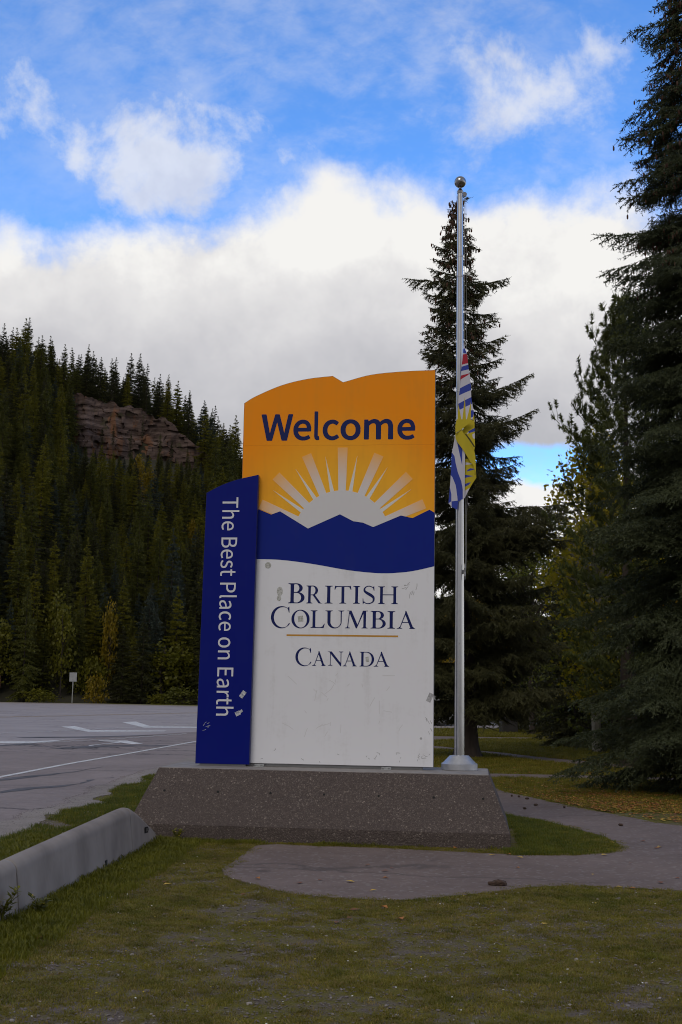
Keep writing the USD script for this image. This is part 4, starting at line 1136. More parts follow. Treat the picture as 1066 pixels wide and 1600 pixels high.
def spray(L, r, gap, per_m, length, width, hang=0.2, second=True, side_k=0.42, core=0.5, smax=0.85):
    """One bough along +x (length L) with its side shoots: triangles (n, 3, 3)."""
    n = max(2, int(L / gap))
    ns = max(2, int(L / 0.35))
    A, B = [[L * k / ns, 0, 0] for k in range(ns)], [[L * (k + 1) / ns, 0, 0] for k in range(ns)]
    for i in range(n):
        for s in (-1, 1):
            x = L * (0.10 + 0.88 * (i + r.random() * 0.8) / n)
            l = min(smax, side_k * (L - x) + 0.10 + 0.10 * r.random()) * r.uniform(0.65, 1.15)
            a = math.radians(r.uniform(38, 66))
            d = np.array([math.cos(a), s * math.sin(a), -hang * r.uniform(0.2, 1.8) + 0.12 * r.random()])
            d /= np.linalg.norm(d)
            p = np.array([x, 0, 0])
            e = p + d * l
            A.append(p), B.append(e)
            if second and l > 0.22:
                for k in range(int(l / (gap * 1.25))):
                    for s2 in (-1, 1):
                        q = p + d * l * (0.2 + 0.7 * r.random())
                        b = a + s2 * math.radians(r.uniform(35, 60))
                        dd = np.array([math.cos(b), s * math.sin(b), -hang * r.uniform(0.3, 2.5)])
                        dd /= np.linalg.norm(dd)
                        A.append(q), B.append(q + dd * l * r.uniform(0.22, 0.42))
    return needles(np.array(A, float), np.array(B, float), r, per_m, length, width, core=core)


def place(tri, L0, L, az, elev, droop, curl, at, r):
    v = tri.reshape(-1, 3) * (L / L0)
    x = v[:, 0]
    v[:, 2] += -droop * x * x / max(L, 0.3) + curl * np.maximum(0, x - 0.55 * L) ** 2 / max(L, 0.3)
    v[:, 1] += 0.10 * L * math.sin(r.uniform(0, 6)) * (x / L) ** 2
    ce, se, ca, sa = math.cos(elev), math.sin(elev), math.cos(az), math.sin(az)
    x, z = v[:, 0] * ce - v[:, 2] * se, v[:, 0] * se + v[:, 2] * ce
    return np.c_[x * ca - v[:, 1] * sa, x * sa + v[:, 1] * ca, z] + at


def tri_mesh(v):
    return trimesh.Trimesh(v, np.arange(len(v)).reshape(-1, 3), process=False)


def conifer(seed, H, prof, step, per, tmpl, lean=(0, 0), zlow=0.6, irregular=0.25, el=(0.55, -0.25), droop=0.22, curl=0.5, extra=None, gaps=0.0):
    """Crown (and cone spots) of one conifer. prof: [(height, reach)]. tmpl: {length: [sprays]}."""
    r = np.random.default_rng(seed)
    keys = np.array(sorted(tmpl))
    out, tips = [], []
    z = zlow
    while z < H - 0.12:
        k = z / H
        reach = np.interp(z, *zip(*prof))
        n = r.integers(per[0], per[1] + 1)
        a0 = r.uniform(0, 6.28)
        for i in range(n):
            if r.random() < gaps:
                continue
            L = max(0.16, reach * r.uniform(1 - irregular, 1 + irregular * 0.55))
            a = a0 + 6.283 * i / n + r.normal(0, 0.22)
            e = el[1] + (el[0] - el[1]) * k**1.7 + r.normal(0, 0.08)
            zz = z + r.uniform(-0.5, 0.5) * step(k)
            L0 = keys[np.argmin(np.abs(keys - L))]
            t = tmpl[L0][r.integers(len(tmpl[L0]))]
            at = np.array([lean[0] * zz, lean[1] * zz, zz])
            v = place(t, L0, L, a, e, droop * (1 - 0.6 * k), curl * (0.6 + 0.4 * k), at, r)
            out.append(v)
            tips.append(v)
        z += step(k) * r.uniform(0.8, 1.2)
    for (zz, a, L, e) in extra or ():
        L0 = keys[np.argmin(np.abs(keys - L))]
        at = np.array([lean[0] * zz, lean[1] * zz, zz])
        out.append(place(tmpl[L0][0], L0, L, a, e, 0.05, 0.25, at, r))
    # leader
    L0 = keys[0]
    top = np.array([lean[0] * H, lean[1] * H, H])
    out.append(place(tmpl[L0][0], L0, min(0.5, H * 0.05), 0.3, 1.45, 0, 0, top - [0, 0, 0.35], r))
    return np.vstack(out), tips


def trunk(H, r0, flare=1.5, lean=(0, 0), sides=10, seed=0, top=0.97):
    z = np.array([-0.15, 0.0, 0.12, 0.35, 0.8, 2.0, H * 0.4, H * 0.7, H * top])
    rad = np.array([r0 * flare * 1.08, r0 * flare, r0 * (1 + (flare - 1) * 0.6), r0 * (1 + (flare - 1) * 0.25), r0 * 1.05, r0 * 0.96, r0 * 0.6, r0 * 0.3, 0.015])
    m = tube(np.c_[z * lean[0], z * lean[1], z], rad, sides)
    a = np.arctan2(m.vertices[:, 1], m.vertices[:, 0])
    d = 1 + 0.09 * np.sin(a * 5 + seed) * np.clip(1 - m.vertices[:, 2] / 1.2, 0, 1)
    m.vertices[:, :2] *= d[:, None]
    return m


rt = np.random.default_rng(21)
HERO = {L: [spray(L, rt, 0.085, 32, 0.058, 0.022, hang=0.62) for _ in range(4)] for L in (0.3, 0.7, 1.2, 1.7, 2.3, 3.0)}
HERO2 = {L: [spray(L, rt, 0.080, 44, 0.046, 0.021, hang=0.34, core=0.3) for _ in range(4)] for L in (0.3, 0.7, 1.2, 1.7, 2.3, 3.0)}
MID = {L: [spray(L, rt, 0.16, 15, 0.10, 0.040, hang=0.3) for _ in range(3)] for L in (0.4, 0.9, 1.5, 2.2, 3.0)}
CONE = trimesh.creation.icosphere(0, 1.0)
CONE.vertices *= np.array([0.024, 0.024, 0.070])


def cones(tips, n, zmin, seed, s=1.0):
    r = np.random.default_rng(seed)
    ms = []
    pool = [v for v in tips if v[:, 2].mean() > zmin]
    for _ in range(n):
        v = pool[r.integers(len(pool))]
        p = v[r.integers(len(v))]
        c = CONE.copy()
        c.vertices = c.vertices * s * r.uniform(0.8, 1.2) + p - [0, 0, 0.05]
        ms.append(c)
    return cat_(ms)


def tree(name, loc, crown, stem_, cm, bark, label, cat="tree", group=None, crown_kind=None, cone=None):
    t = thing(name, loc, 0, label=label, cat=cat, group=group)
    part(t, "trunk", stem_, bark, smooth=40)
    part(t, "crown", crown, cm, kind=crown_kind)
    if cone is not None:
        part(t, "cones", cone, M["cone"], smooth=True, kind="stuff")
    return t


# the middle spruce behind the flagpole
LN1 = (-0.021, 0.0)
T1H = 15.5
pr1 = [(0.5, 2.9), (2.0, 2.75), (4.0, 2.6), (5.6, 2.5), (6.6, 2.0), (8.4, 1.75), (10.0, 1.42), (11.5, 1.12), (12.6, 1.0), (13.2, 0.80), (14.0, 0.62), (14.8, 0.38), (15.5, 0.14)]
v1, tips1 = conifer(3, T1H, pr1, lambda k: 0.50 - 0.14 * k, (6, 8), HERO, LN1, zlow=1.45, irregular=0.36, el=(0.30, 0.05), droop=0.13, curl=0.55, gaps=0.04, extra=[(13.05, 3.14, 1.5, 0.12), (12.95, 0.05, 1.45, 0.18), (6.6, 0.05, 3.2, 0.10), (6.3, -0.35, 3.2, 0.06), (6.1, 0.4, 3.0, 0.08), (5.8, 0.0, 3.1, 0.02), (6.0, -0.6, 2.8, 0.05), (9.6, 0.1, 2.2, 0.42), (8.6, -0.1, 2.3, 0.40)])
tree("spruce_tree", (3.45, 32.4, 0), tri_mesh(v1), trunk(T1H, 0.27, 1.55, LN1, 14), M["spruce"], M["bark"], "dark spruce with cone-laden top standing right behind the flagpole", cone=cones(tips1, 1100, 10.0, 4, 0.85))

# the big spruce that fills the right edge
T2H = 21.5
pr2 = [(0.3, 2.8), (2.5, 2.5), (5.0, 2.2), (7.5, 1.85), (9.5, 1.7), (11.0, 1.5), (12.5, 1.2), (15.0, 0.80), (18.0, 0.5), (21.5, 0.15)]
v2, tips2 = conifer(8, T2H, pr2, lambda k: 0.42 - 0.16 * k, (7, 10), HERO2, (0, 0), zlow=0.80, irregular=0.48, el=(-0.45, -0.12), droop=0.22, curl=0.5, gaps=0.16, extra=[(16.2, 3.1, 1.0, -0.4), (14.8, 3.25, 1.45, -0.42), (13.3, 3.0, 1.45, -0.45), (11.9, 3.2, 1.65, -0.40), (10.4, 3.05, 1.85, 0.0), (9.4, 3.2, 1.85, 0.02), (8.2, 3.3, 1.9, -0.05), (7.3, 3.1, 2.05, 0.0), (6.2, 3.2, 2.2, -0.02)])
tree("spruce_tree", (6.62, 21.7, 0), tri_mesh(v2), trunk(T2H, 0.32, 1.5, (0, 0), 12, 2), M["bluespruce"], M["bark"], "huge spruce filling the photo's right edge, boughs down to the leaf litter", cone=cones(tips2, 3600, 9.2, 5, 0.72))

# round-tufted pine behind it
rp2 = np.random.default_rng(31)


def pine_spray(L, r):
    A, B = [], []
    n = max(3, int(L / 0.20))
    for i in range(n):
        for s in (-1, 1):
            x = L * (0.35 + 0.65 * (i + r.random()) / n)
            a = math.radians(r.uniform(25, 70))
            l = r.uniform(0.22, 0.42)
            d = np.array([math.cos(a), s * math.sin(a) * 0.8, r.uniform(0.15, 0.9)])
            d /= np.linalg.norm(d)
            p = np.array([x, s * 0.1 * r.random(), 0])
            A.append(p), B.append(p + d * l)
    A.append([0, 0, 0]), B.append([L, 0, 0])
    A, B = np.array(A, float), np.array(B, float)
    return needles(A[:-1], B[:-1], r, 150, 0.115, 0.024, lean=0.25, t0=0.58, core=0.2)


PINE = {L: [pine_spray(L, rp2) for _ in range(3)] for L in (0.4, 0.9, 1.5, 2.1)}
v3, tips3 = conifer(12, 11.4, [(1.0, 1.2), (3.5, 1.7), (6.0, 1.75), (8.0, 1.5), (9.5, 1.1), (10.8, 0.7), (11.4, 0.35)], lambda k: 0.34 - 0.08 * k, (6, 9), PINE, (0.01, 0), zlow=1.6, irregular=0.55, el=(0.9, 0.15), droop=0.08, curl=1.0, gaps=0.1)
tree("pine_tree", (7.05, 29.6, 0), tri_mesh(v3), trunk(11.4, 0.20, 1.3, (0.01, 0), 10, 4), M["pine"], M["bark"], "pine with round needle tufts leaning out left of the big right-hand spruce")

# other conifers of the thicket between them
for i, (x, y, H, seed, mt, prof, lb) in enumerate((
    (8.0, 40.5, 7.6, 41, "spruce", [(0.2, 1.9), (2.5, 1.9), (5, 1.3), (7.6, 0.15)], "half-grown dark spruce in the thicket between flagpole tree and big right-hand spruce"),
    (8.9, 60.0, 11.0, 42, "spruce", [(0.2, 2.2), (2.2, 2.6), (6.5, 1.6), (11.0, 0.15)], "dark spruce beyond the lawn, behind the litter bin"),
    (10.4, 36.5, 11.5, 43, "bluespruce", [(0.2, 2.6), (4, 2.3), (8, 1.3), (11.5, 0.15)], "blue-green spruce mostly hidden behind the pine at the right"),
    (11.5, 30.0, 13.0, 44, "spruce", [(0.2, 2.8), (5, 2.4), (9, 1.4), (13, 0.15)], "tall dark spruce half hidden behind the big spruce at the right edge"),
    (9.2, 27.0, 3.6, 45, "bluespruce", [(0.1, 1.5), (1.5, 1.2), (3.6, 0.15)], "low young spruce beneath the pine at the edge of the leaf litter"),
    (13.5, 52.0, 13.0, 46, "spruce", [(0.2, 3.0), (5, 2.6), (9, 1.6), (13, 0.15)], "dark spruce in the depth of the thicket, seen between pine and big spruce"),
    (11.8, 63.0, 11.5, 49, "spruce", [(0.2, 3.2), (4, 3.0), (7, 2.2), (11.5, 0.15)], "broad dark spruce at the back of the thicket, under the gap of blue sky"),
    (7.6, 70.0, 11.0, 50, "spruce", [(0.2, 3.0), (4, 2.8), (7, 1.9), (11.0, 0.15)], "dark spruce far behind the flagpole spruce, beyond the white van"),
    (11.0, 56.0, 9.5, 47, "spruce", [(0.2, 3.0), (4, 2.5), (7, 1.4), (9.5, 0.15)], "dark spruce at the back of the thicket, behind the yellow-green aspen"),
    (17.0, 47.0, 15.0, 48, "spruce", [(0.2, 3.2), (6, 2.7), (11, 1.5), (15, 0.15)], "tall dark spruce at the back of the thicket, behind the big right-edge spruce"),
)):
    vv, _ = conifer(seed, H, prof, lambda k: 0.50 - 0.18 * k, (6, 8), MID, (0, 0), zlow=0.35, irregular=0.3, el=(0.5, -0.15), droop=0.2, curl=0.5)
    tree("spruce_tree", (x, y, 0), tri_mesh(vv), trunk(H, 0.02 * H, 1.3, (0, 0), 8, i), M[mt], M["bark"], lb)


# broad-leaved trees: limbs with clumps of leaf faces
def leafy(seed, H, R, z0, nclump, nleaf, leaf, clump=0.5, tall=1.0, squash=0.8):
    r = np.random.default_rng(seed)
    limbs, tris = [], []
    limbs.append(tube([(0, 0, -0.1), (0.02 * H * r.normal(), 0.02 * H * r.normal(), H * 0.45), (0.03 * H * r.normal(), 0.03 * H * r.normal(), H * 0.93)], [0.016 * H, 0.011 * H, 0.003 * H], 7))
    for _ in range(nclump):
        u = r.random() ** 0.8
        z = z0 + (H - z0) * u
        w = R * (math.sin(math.pi * min(0.97, 0.12 + 0.86 * u)) ** 0.7)
        a, q = r.uniform(0, 6.283), w * math.sqrt(r.uniform(0.15, 1.0))
        c = np.array([q * math.cos(a), q * math.sin(a), z])
        if r.random() < 0.45:
            limbs.append(tube([(0, 0, max(0.3, z - 0.5 * q - 0.25 * (H - z0) * 0.3)), c * [0.5, 0.5, 1] - [0, 0, 0.15 * q], c], [0.006 * H, 0.004 * H, 0.002 * H], 4, cap=False))
        n = int(nleaf * r.uniform(0.5, 1.4))
        p = c + r.normal(size=(n, 3)) * clump * np.array([0.5, 0.5, 0.5 * squash * tall])
        d1 = r.normal(size=(n, 3))
        d1[:, 2] -= 0.6
        d1 /= np.linalg.norm(d1, axis=1)[:, None]
        d2 = np.cross(d1, r.normal(size=(n, 3)))
        d2 /= np.maximum(np.linalg.norm(d2, axis=1), 1e-9)[:, None]
        s = leaf * r.uniform(0.6, 1.25, n)[:, None]
        a_, b_, c_, e_ = p, p + d1 * s * 0.5 + d2 * s * 0.42, p + d1 * s, p + d1 * s * 0.5 - d2 * s * 0.42
        tris += [np.stack([a_, b_, c_], 1), np.stack([a_, c_, e_], 1)]
    return tri_mesh(np.vstack(tris).reshape(-1, 3)), cat_(limbs)


for (x, y, H, R, z0, seed, mt, nm, lb, leaf, ncl) in (
    (7.75, 36.5, 9.6, 1.7, 1.4, 51, "aspen", "aspen_tree", "yellow-green aspen between the pine and the gap of sky", 0.125, 190),
    (9.9, 43.5, 9.6, 2.0, 1.0, 52, "aspen", "aspen_tree", "yellowing aspen deeper in the thicket behind the pine", 0.13, 170),
    (8.4, 37.0, 6.4, 1.7, 0.3, 53, "poplar", "poplar_tree", "bushy green poplar in the middle of the shady thicket", 0.12, 170),
    (9.3, 46.5, 6.2, 2.0, 0.5, 54, "poplar", "poplar_tree", "green poplar at the back of the thicket, left of the yellow-green aspen", 0.12, 120),
    (8.3, 52.0, 8.4, 2.1, 1.9, 58, "poplar", "poplar_tree", "round green poplar beyond the litter bin, under the gap of sky", 0.13, 130),
    (9.0, 31.5, 3.8, 1.4, 0.2, 55, "poplar", "leafy_bush", "dull green bush under the pine beside the big spruce", 0.075, 80),
    (4.3, 38.8, 4.8, 1.3, 1.8, 56, "gold", "aspen_tree", "small golden aspen glimpsed behind the flagpole spruce's lower boughs", 0.11, 30),
    (10.2, 33.8, 6.6, 1.1, 3.2, 57, "gold", "aspen_tree", "rusty gold aspen glimpsed between the pine and big spruce", 0.11, 36),
):
    cr, lm = leafy(seed, H, R, z0, ncl, 46, leaf)
    tree(nm, (x, y, 0), cr, lm, M[mt], M["palebark"] if "aspen" in nm and mt == "aspen" else M["bark"], lb, cat="bush" if "bush" in nm else "tree")


# ------------------------------------------------------------------ the wooded hill across the road
def ridge_t(az):
    """Tangent of the crest's height against the direction (radians)."""
    return np.interp(np.degrees(az), [-60, -30, -19, -16.3, -11.9, -8.8, -6.3, -4.8, -2, 2, 8, 14, 30], [0.20, 0.255, 0.268, 0.255, 0.240, 0.222, 0.191, 0.160, 0.115, 0.068, 0.035, 0.025, 0.02])


def hill_z(x, y):
    x, y = np.asarray(x, float), np.asarray(y, float)
    d, a = np.hypot(x, y), np.arctan2(x, y)
    crest = ridge_t(a) * 272
    g_ = np.clip((d - 156) / (249 - 156), 0, 1) ** 1.05
    st_ = np.interp(np.degrees(a), [-14.6, -13.0, -11.9, -10, -8, -6.6, -5.6], [0, 0.15, 0.20, 0.17, 0.13, 0.09, 0])
    z = crest * (0.97 - st_) * g_ + crest * st_ * np.clip((d - 249.6) / 2.2, 0, 1) + crest * 0.03 * np.clip((d - 252) / 20, 0, 1)
    z = np.where(d > 272, crest * (1.0 + 0.06 * np.clip((d - 272) / 40, 0, 1) - 0.5 * np.clip((d - 330) / 250, 0, 1)), z)
    n = (meshkit.fbm(np.stack([x * 0.03, y * 0.03, x * 0], -1), 4, 6) - 0.5) * 9.0
    return z + n * np.clip((d - 158) / 40, 0, 1) * np.clip(crest / 30, 0.1, 1) - 0.06


azs = np.radians(np.linspace(-58, 34, 200))
ds = np.r_[np.linspace(149, 248, 34), np.linspace(249.4, 252.2, 6), np.linspace(254, 272, 12), np.linspace(277, 600, 24)]
AA, DD = np.meshgrid(azs, ds, indexing="ij")
HX, HY = DD * np.sin(AA), DD * np.cos(AA)
HZ = hill_z(HX, HY)
HZ[:, 0] = -0.4
na, nd = AA.shape
ii, jj = np.meshgrid(np.arange(na - 1), np.arange(nd - 1), indexing="ij")
q = np.stack([ii * nd + jj, (ii + 1) * nd + jj, (ii + 1) * nd + jj + 1, ii * nd + jj + 1], -1).reshape(-1, 4)
part(None, "hill", (np.c_[HX.ravel(), HY.ravel(), HZ.ravel()], q[:, ::-1]), M["hill"], smooth=True, kind="structure")

# the rock face below the crest
ca = np.radians(np.linspace(-14.6, -5.6, 230))
na, nd = len(ca), 96
zb = hill_z(248.0 * np.sin(ca), 248.0 * np.cos(ca)) - 3.5
zt = hill_z(252.6 * np.sin(ca), 252.6 * np.cos(ca)) + 0.35 + (meshkit.fbm(np.c_[ca * 140, ca * 0, ca * 0], 4, 15) - 0.5) * 2.2
cs = np.r_[np.linspace(0, 1, nd - 6), np.full(6, 1.0)]
CA, CS = np.meshgrid(ca, cs, indexing="ij")
CZ = zb[:, None] + (zt - zb)[:, None] * CS
ledge = np.floor(CZ / 1.15 + 1.4 * meshkit.fbm(np.stack([CA * 60, CA * 0, CZ * 0.2], -1), 3, 8))
bcol = np.floor(CA * 270 / 1.9 + ledge * 0.37 + 1.8 * meshkit.fbm(np.stack([CA * 80, CZ * 0.3, CA * 0], -1), 3, 31))
blocks = meshkit.noise(np.stack([bcol, ledge, CA * 0], -1), 5)
bays = meshkit.fbm(np.stack([CA * 42, CZ * 0.10, CA * 0], -1), 4, 2) - 0.5
endw = np.interp(np.degrees(ca), [-14.6, -13.2, -12.4, -7.2, -6.4, -5.6], [5.5, 2.0, 0.0, 0.0, 2.0, 5.5])
CD = 246.9 + (blocks - 0.5) * np.where(CS > 0.55, 0.8, 1.6) + bays * 6.0 + endw[:, None] + 2.0 * CS
CD[:, -6:] += np.linspace(0.6, 8.0, 6)[None, :]
CZ[:, -6:] += np.linspace(0.1, 0.25, 6)[None, :]
CX, CY = CD * np.sin(CA), CD * np.cos(CA)
ii, jj = np.meshgrid(np.arange(na - 1), np.arange(nd - 1), indexing="ij")
q = np.stack([ii * nd + jj, (ii + 1) * nd + jj, (ii + 1) * nd + jj + 1, ii * nd + jj + 1], -1).reshape(-1, 4)
part(None, "cliff", (np.c_[CX.ravel(), CY.ravel(), CZ.ravel()], q), M["cliff"], smooth=12, kind="structure")

# kinds of far tree: each has several shapes; copies refer to them
FARS = {L: [spray(L, rt, 0.36, 6.5, 0.22, 0.125, hang=0.28, second=False, side_k=0.5, core=0.7, smax=1.1) for _ in range(3)] for L in (0.5, 1.1, 1.8, 2.6)}
KINDS = {}


def kind(name, mt, mesh, stm, bark):
    c = stage.CreateClassPrim(f"/World/{name}")
    t = usdkit.mesh(stage, f"/World/{name}/trunk", stm, M[bark])
    cr = usdkit.mesh(stage, f"/World/{name}/crown", mesh, M[mt])
    KINDS[name] = f"/World/{name}"


FAR_N = {}
for i in range(3):
    H = (13.0, 14.0, 12.0)[i]
    sp_, _ = conifer(100 + i, H, [(0.8, 2.3), (4, 2.1 + 0.2 * i), (8, 1.35), (H - 2, 0.6), (H, 0.1)], lambda k: 0.62 - 0.2 * k, (5, 7), FARS, (0, 0), zlow=0.9, irregular=0.35, el=(0.5, -0.25), droop=0.2, curl=0.45)
    sl_, _ = conifer(120 + i, H, [(2.0, 0.9), (5, 1.25), (9, 0.95), (H - 1.5, 0.5), (H, 0.12)], lambda k: 0.60 - 0.15 * k, (4, 6), FARS, (0, 0), zlow=2.6, irregular=0.5, el=(0.45, -0.3), droop=0.15, curl=0.5, gaps=0.12)
    for cn in ("dark", "green", "olive", "blue"):
        nm = f"{cn}_spruce_kind_{i + 1:03d}"
        kind(nm, "f_" + cn, tri_mesh(sp_), trunk(H, 0.16, 1.2, (0, 0), 5), "bark")
    for cn in ("dark", "green"):
        kind(f"{cn}_slim_kind_{i + 1:03d}", "f_" + cn, tri_mesh(sl_), trunk(H, 0.14, 1.2, (0, 0), 5), "bark")
for i in range(2):
    a_, b_ = leafy(140 + i, 7.5, 1.3, 1.0, 46, 24, 0.34, clump=0.75)
    for cn in ("gold", "lime"):
        kind(f"{cn}_poplar_kind_{i + 1:03d}", "f_" + cn, a_, b_, "bark")
    a_, b_ = leafy(150 + i, 2.8, 1.7, 0.1, 34, 26, 0.30, clump=0.8)
    for cn in ("gold", "lime", "green"):
        kind(f"{cn}_bush_kind_{i + 1:03d}", "f_" + cn, a_, b_, "bark")


def copy(kind_name, name, loc, rotz, s, sz, label, cat, group=None):
    x = UsdGeom.Xform.Define(stage, numbered(f"/World/{name}"))
    x.AddTranslateOp().Set(Gf.Vec3d(*map(float, loc)))
    x.AddRotateZOp().Set(math.degrees(rotz))
    x.AddScaleOp().Set(Gf.Vec3f(s, s, sz))
    x.GetPrim().GetReferences().AddInternalReference(KINDS[kind_name])
    x.GetPrim().SetInstanceable(True)
    tag(x, label, cat, group)
    return x


def at_px(px, d):
    a = math.atan((px - 533) / FPX) * 1.0
    return d * math.sin(a), d * math.cos(a)


rf = np.random.default_rng(77)
spots = []
cell = {}


def free(x, y, rad):
    k = (int(x // 4), int(y // 4))
    for a in (-1, 0, 1):
        for b in (-1, 0, 1):
            for (u, w) in cell.get((k[0] + a, k[1] + b), ()):
                if (u - x) ** 2 + (w - y) ** 2 < rad * rad:
                    return False
    cell.setdefault(k, []).append((x, y))
    return True


STANDOUT = (
    (329, 258, "dark_slim_kind_001", "tall_crest_conifer", 1.0, 1.06, "tall thin ragged conifer standing alone above the ridge, right of the cliff", "tree"),
    (352, 258, "dark_slim_kind_003", "tall_crest_conifer", 0.85, 0.92, "slim conifer on the ridge just left of the yellow sign board", "tree"),
    (24, 268, "dark_spruce_kind_002", "tall_crest_conifer", 1.1, 1.22, "tallest dark conifer at the left end of the crest", "tree"),
    (104, 157, "lime_poplar_kind_001", "yellow_poplar", 0.95, 1.55, "tall narrow yellow-green poplar at the roadside behind the grey sign plate", "tree"),
    (176, 160, "gold_poplar_kind_002", "yellow_poplar", 0.65, 1.6, "thin yellow poplar among blue-grey spruces across the road", "tree"),
    (262, 156, "lime_poplar_kind_002", "yellow_poplar", 1.55, 1.1, "broad yellow-topped poplar nearest the blue side panel across the road", "tree"),
    (8, 158, "lime_poplar_kind_001", "yellow_poplar", 1.2, 1.2, "yellow-green poplar at the photo's left edge across the road", "tree"),
    (158, 153.5, "gold_bush_kind_001", "golden_bush", 0.85, 1.25, "bright golden bush at the far roadside, right of the grey sign plate", "bush"),
    (70, 152.6, "lime_bush_kind_002", "roadside_bush", 1.2, 0.62, "wide low olive willow bush left of the grey sign plate", "bush"),
    (288, 153, "green_bush_kind_001", "roadside_bush", 1.3, 0.8, "low green bush at the far roadside beside the blue side panel", "bush"),
    (255, 153, "lime_bush_kind_001", "roadside_bush", 0.7, 0.5, "small yellowish bush at the far roadside, left of the blue side panel", "bush"),
    (210, 222, "gold_poplar_kind_001", "yellow_aspen", 0.8, 1.15, "bright yellow aspen at the foot of the cliff, left one of two", "tree"),
    (228, 220, "gold_poplar_kind_002", "yellow_aspen", 0.8, 0.95, "bright yellow aspen at the foot of the cliff, right one of two", "tree"),
    (150, 215, "olive_spruce_kind_002", "olive_conifer", 1.0, 0.95, "lime-tinted conifer in front of the cliff's left part", "tree"),
    (203, 212, "olive_spruce_kind_001", "olive_conifer", 0.9, 0.85, "lime-tinted conifer in front of the cliff's middle", "tree"),
    (247, 170, "gold_bush_kind_002", "golden_bush", 0.6, 1.3, "small orange-gold bush on the lower slope above the broad poplar", "bush"),
    (92, 163, "lime_poplar_kind_002", "yellow_poplar", 1.0, 1.5, "tall soft yellow-green poplar behind the narrow roadside poplar across the road", "tree"),
    (150, 158, "lime_bush_kind_001", "yellow_bush", 1.1, 1.7, "rounded yellow-green bush standing between the two thin poplars across the road", "bush"),
    (290, 158, "lime_poplar_kind_002", "yellow_poplar", 1.2, 0.95, "yellow-green poplar half hidden by the blue side panel across the road", "tree"),
    (60, 200, "olive_spruce_kind_003", "olive_conifer", 1.15, 1.1, "lime-tinted conifer high on the slope left of the cliff", "tree"),
    (300, 205, "gold_poplar_kind_001", "yellow_aspen", 0.7, 1.0, "yellow aspen up the slope just left of the blue side panel's top", "tree"),
)
for row in STANDOUT:
    if row[1] < 240:
        for back_ in (0.5, 3):
            fx, fy = at_px(row[0], row[1] - back_)
            cell.setdefault((int(fx // 4), int(fy // 4)), []).append((fx, fy))

tries = 0
while tries < 60000:
    tries += 1
    a = math.radians(rf.uniform(-24, 16))
    d = math.sqrt(rf.uniform(154**2, 335**2))
    x, y = d * math.sin(a), d * math.cos(a)
    if -0.222 < a < -0.118 and 244.5 < d < 253.5:       # the rock face stays bare
        continue
    if a > 0.02 and d > 215:
        continue
    if -0.226 < a < -0.112 and 196 < d < 246:      # only low trees right below the rocks
        room = float(hill_z(248 * math.sin(a), 248 * math.cos(a))) * d / 248 + 1.5 - float(hill_z(x, y))
        if room < 3.2:
            continue
    if free(x, y, 2.2 if d < 180 else 2.5):
        spots.append((x, y, d, a))
near, rest_ = [], []
for x, y, d, a in spots:
    seen = -0.30 < a < -0.085
    if seen and d < 176:
        near.append((x, y, d, a, "front"))
    elif seen and 253 < d < 296:
        near.append((x, y, d, a, "crest"))
    else:
        rest_.append((x, y, d, a))
rf.shuffle(near)
FRONT = ["dark", "green", "olive", "blue"]
GL = {"dark": "dark green conifer in the wooded slope's lower rows across the road", "green": "mid green conifer in the wooded slope's lower rows across the road", "olive": "olive green conifer in the wooded slope's lower rows across the road", "blue": "blue-grey green spruce in the wooded slope's lower rows across the road"}
cnt_f = cnt_c = 0
for x, y, d, a, w in near:
    z = float(hill_z(x, y)) - 0.2
    if w == "front" and cnt_f < 140:
        cnt_f += 1
        cn = FRONT[rf.choice(4, p=[0.22, 0.34, 0.26, 0.18])]
        s = rf.uniform(0.62, 1.12)
        copy(f"{cn}_spruce_kind_{rf.integers(1, 4):03d}", f"{cn}_conifer" if cn != "blue" else "blue_spruce", (x, y, z), rf.uniform(0, 6.28), s * rf.uniform(0.85, 1.2), s * rf.uniform(0.8, 1.2), GL[cn], "tree", f"{cn} conifers at the foot of the slope")
    elif w == "crest" and cnt_c < 150:
        cnt_c += 1
        cn = ["dark", "green"][rf.choice(2, p=[0.75, 0.25])]
        sh = "slim" if rf.random() < 0.7 else "spruce"
        s = rf.uniform(0.68, 1.0)
        copy(f"{cn}_{sh}_kind_{rf.integers(1, 4):03d}", f"{sh}_crest_conifer", (x, y, z), rf.uniform(0, 6.28), s, s, {"slim": "slim ragged conifer standing in the row along the hill's crest against the cloud", "spruce": "fuller cone-shaped conifer standing in the row along the hill's crest against the cloud"}[sh], "tree", f"{sh} conifers on the crest")
    else:
        rest_.append((x, y, d, a))

# the trees that stand out, each by itself
for (px, d, kd, nm, s, sz, lb, cat) in STANDOUT:
    x, y = at_px(px, d)
    copy(kd, nm, (x, y, float(hill_z(x, y)) - 0.2), rf.uniform(0, 6.28), s, sz, lb, cat)


for px, k, sc in ((168, 0.45, 0.40), (196, 0.30, 0.46), (214, 0.62, 0.34), (243, 0.40, 0.42), (262, 0.25, 0.5), (287, 0.45, 0.40), (150, 0.30, 0.5), (305, 0.35, 0.45)):
    x, y = at_px(px, 245.2)
    a = math.atan2(x, y)
    j = int(np.argmin(np.abs(ca - a)))
    copy(f"{'green' if px % 2 else 'dark'}_slim_kind_{1 + px % 3:03d}", "ledge_conifer", (x, y, float(zb[j] + (zt[j] - zb[j]) * k) - 2.2), px, sc, sc, "small conifer growing from a ledge in front of the rock face", "tree", "small conifers on the cliff's ledges")

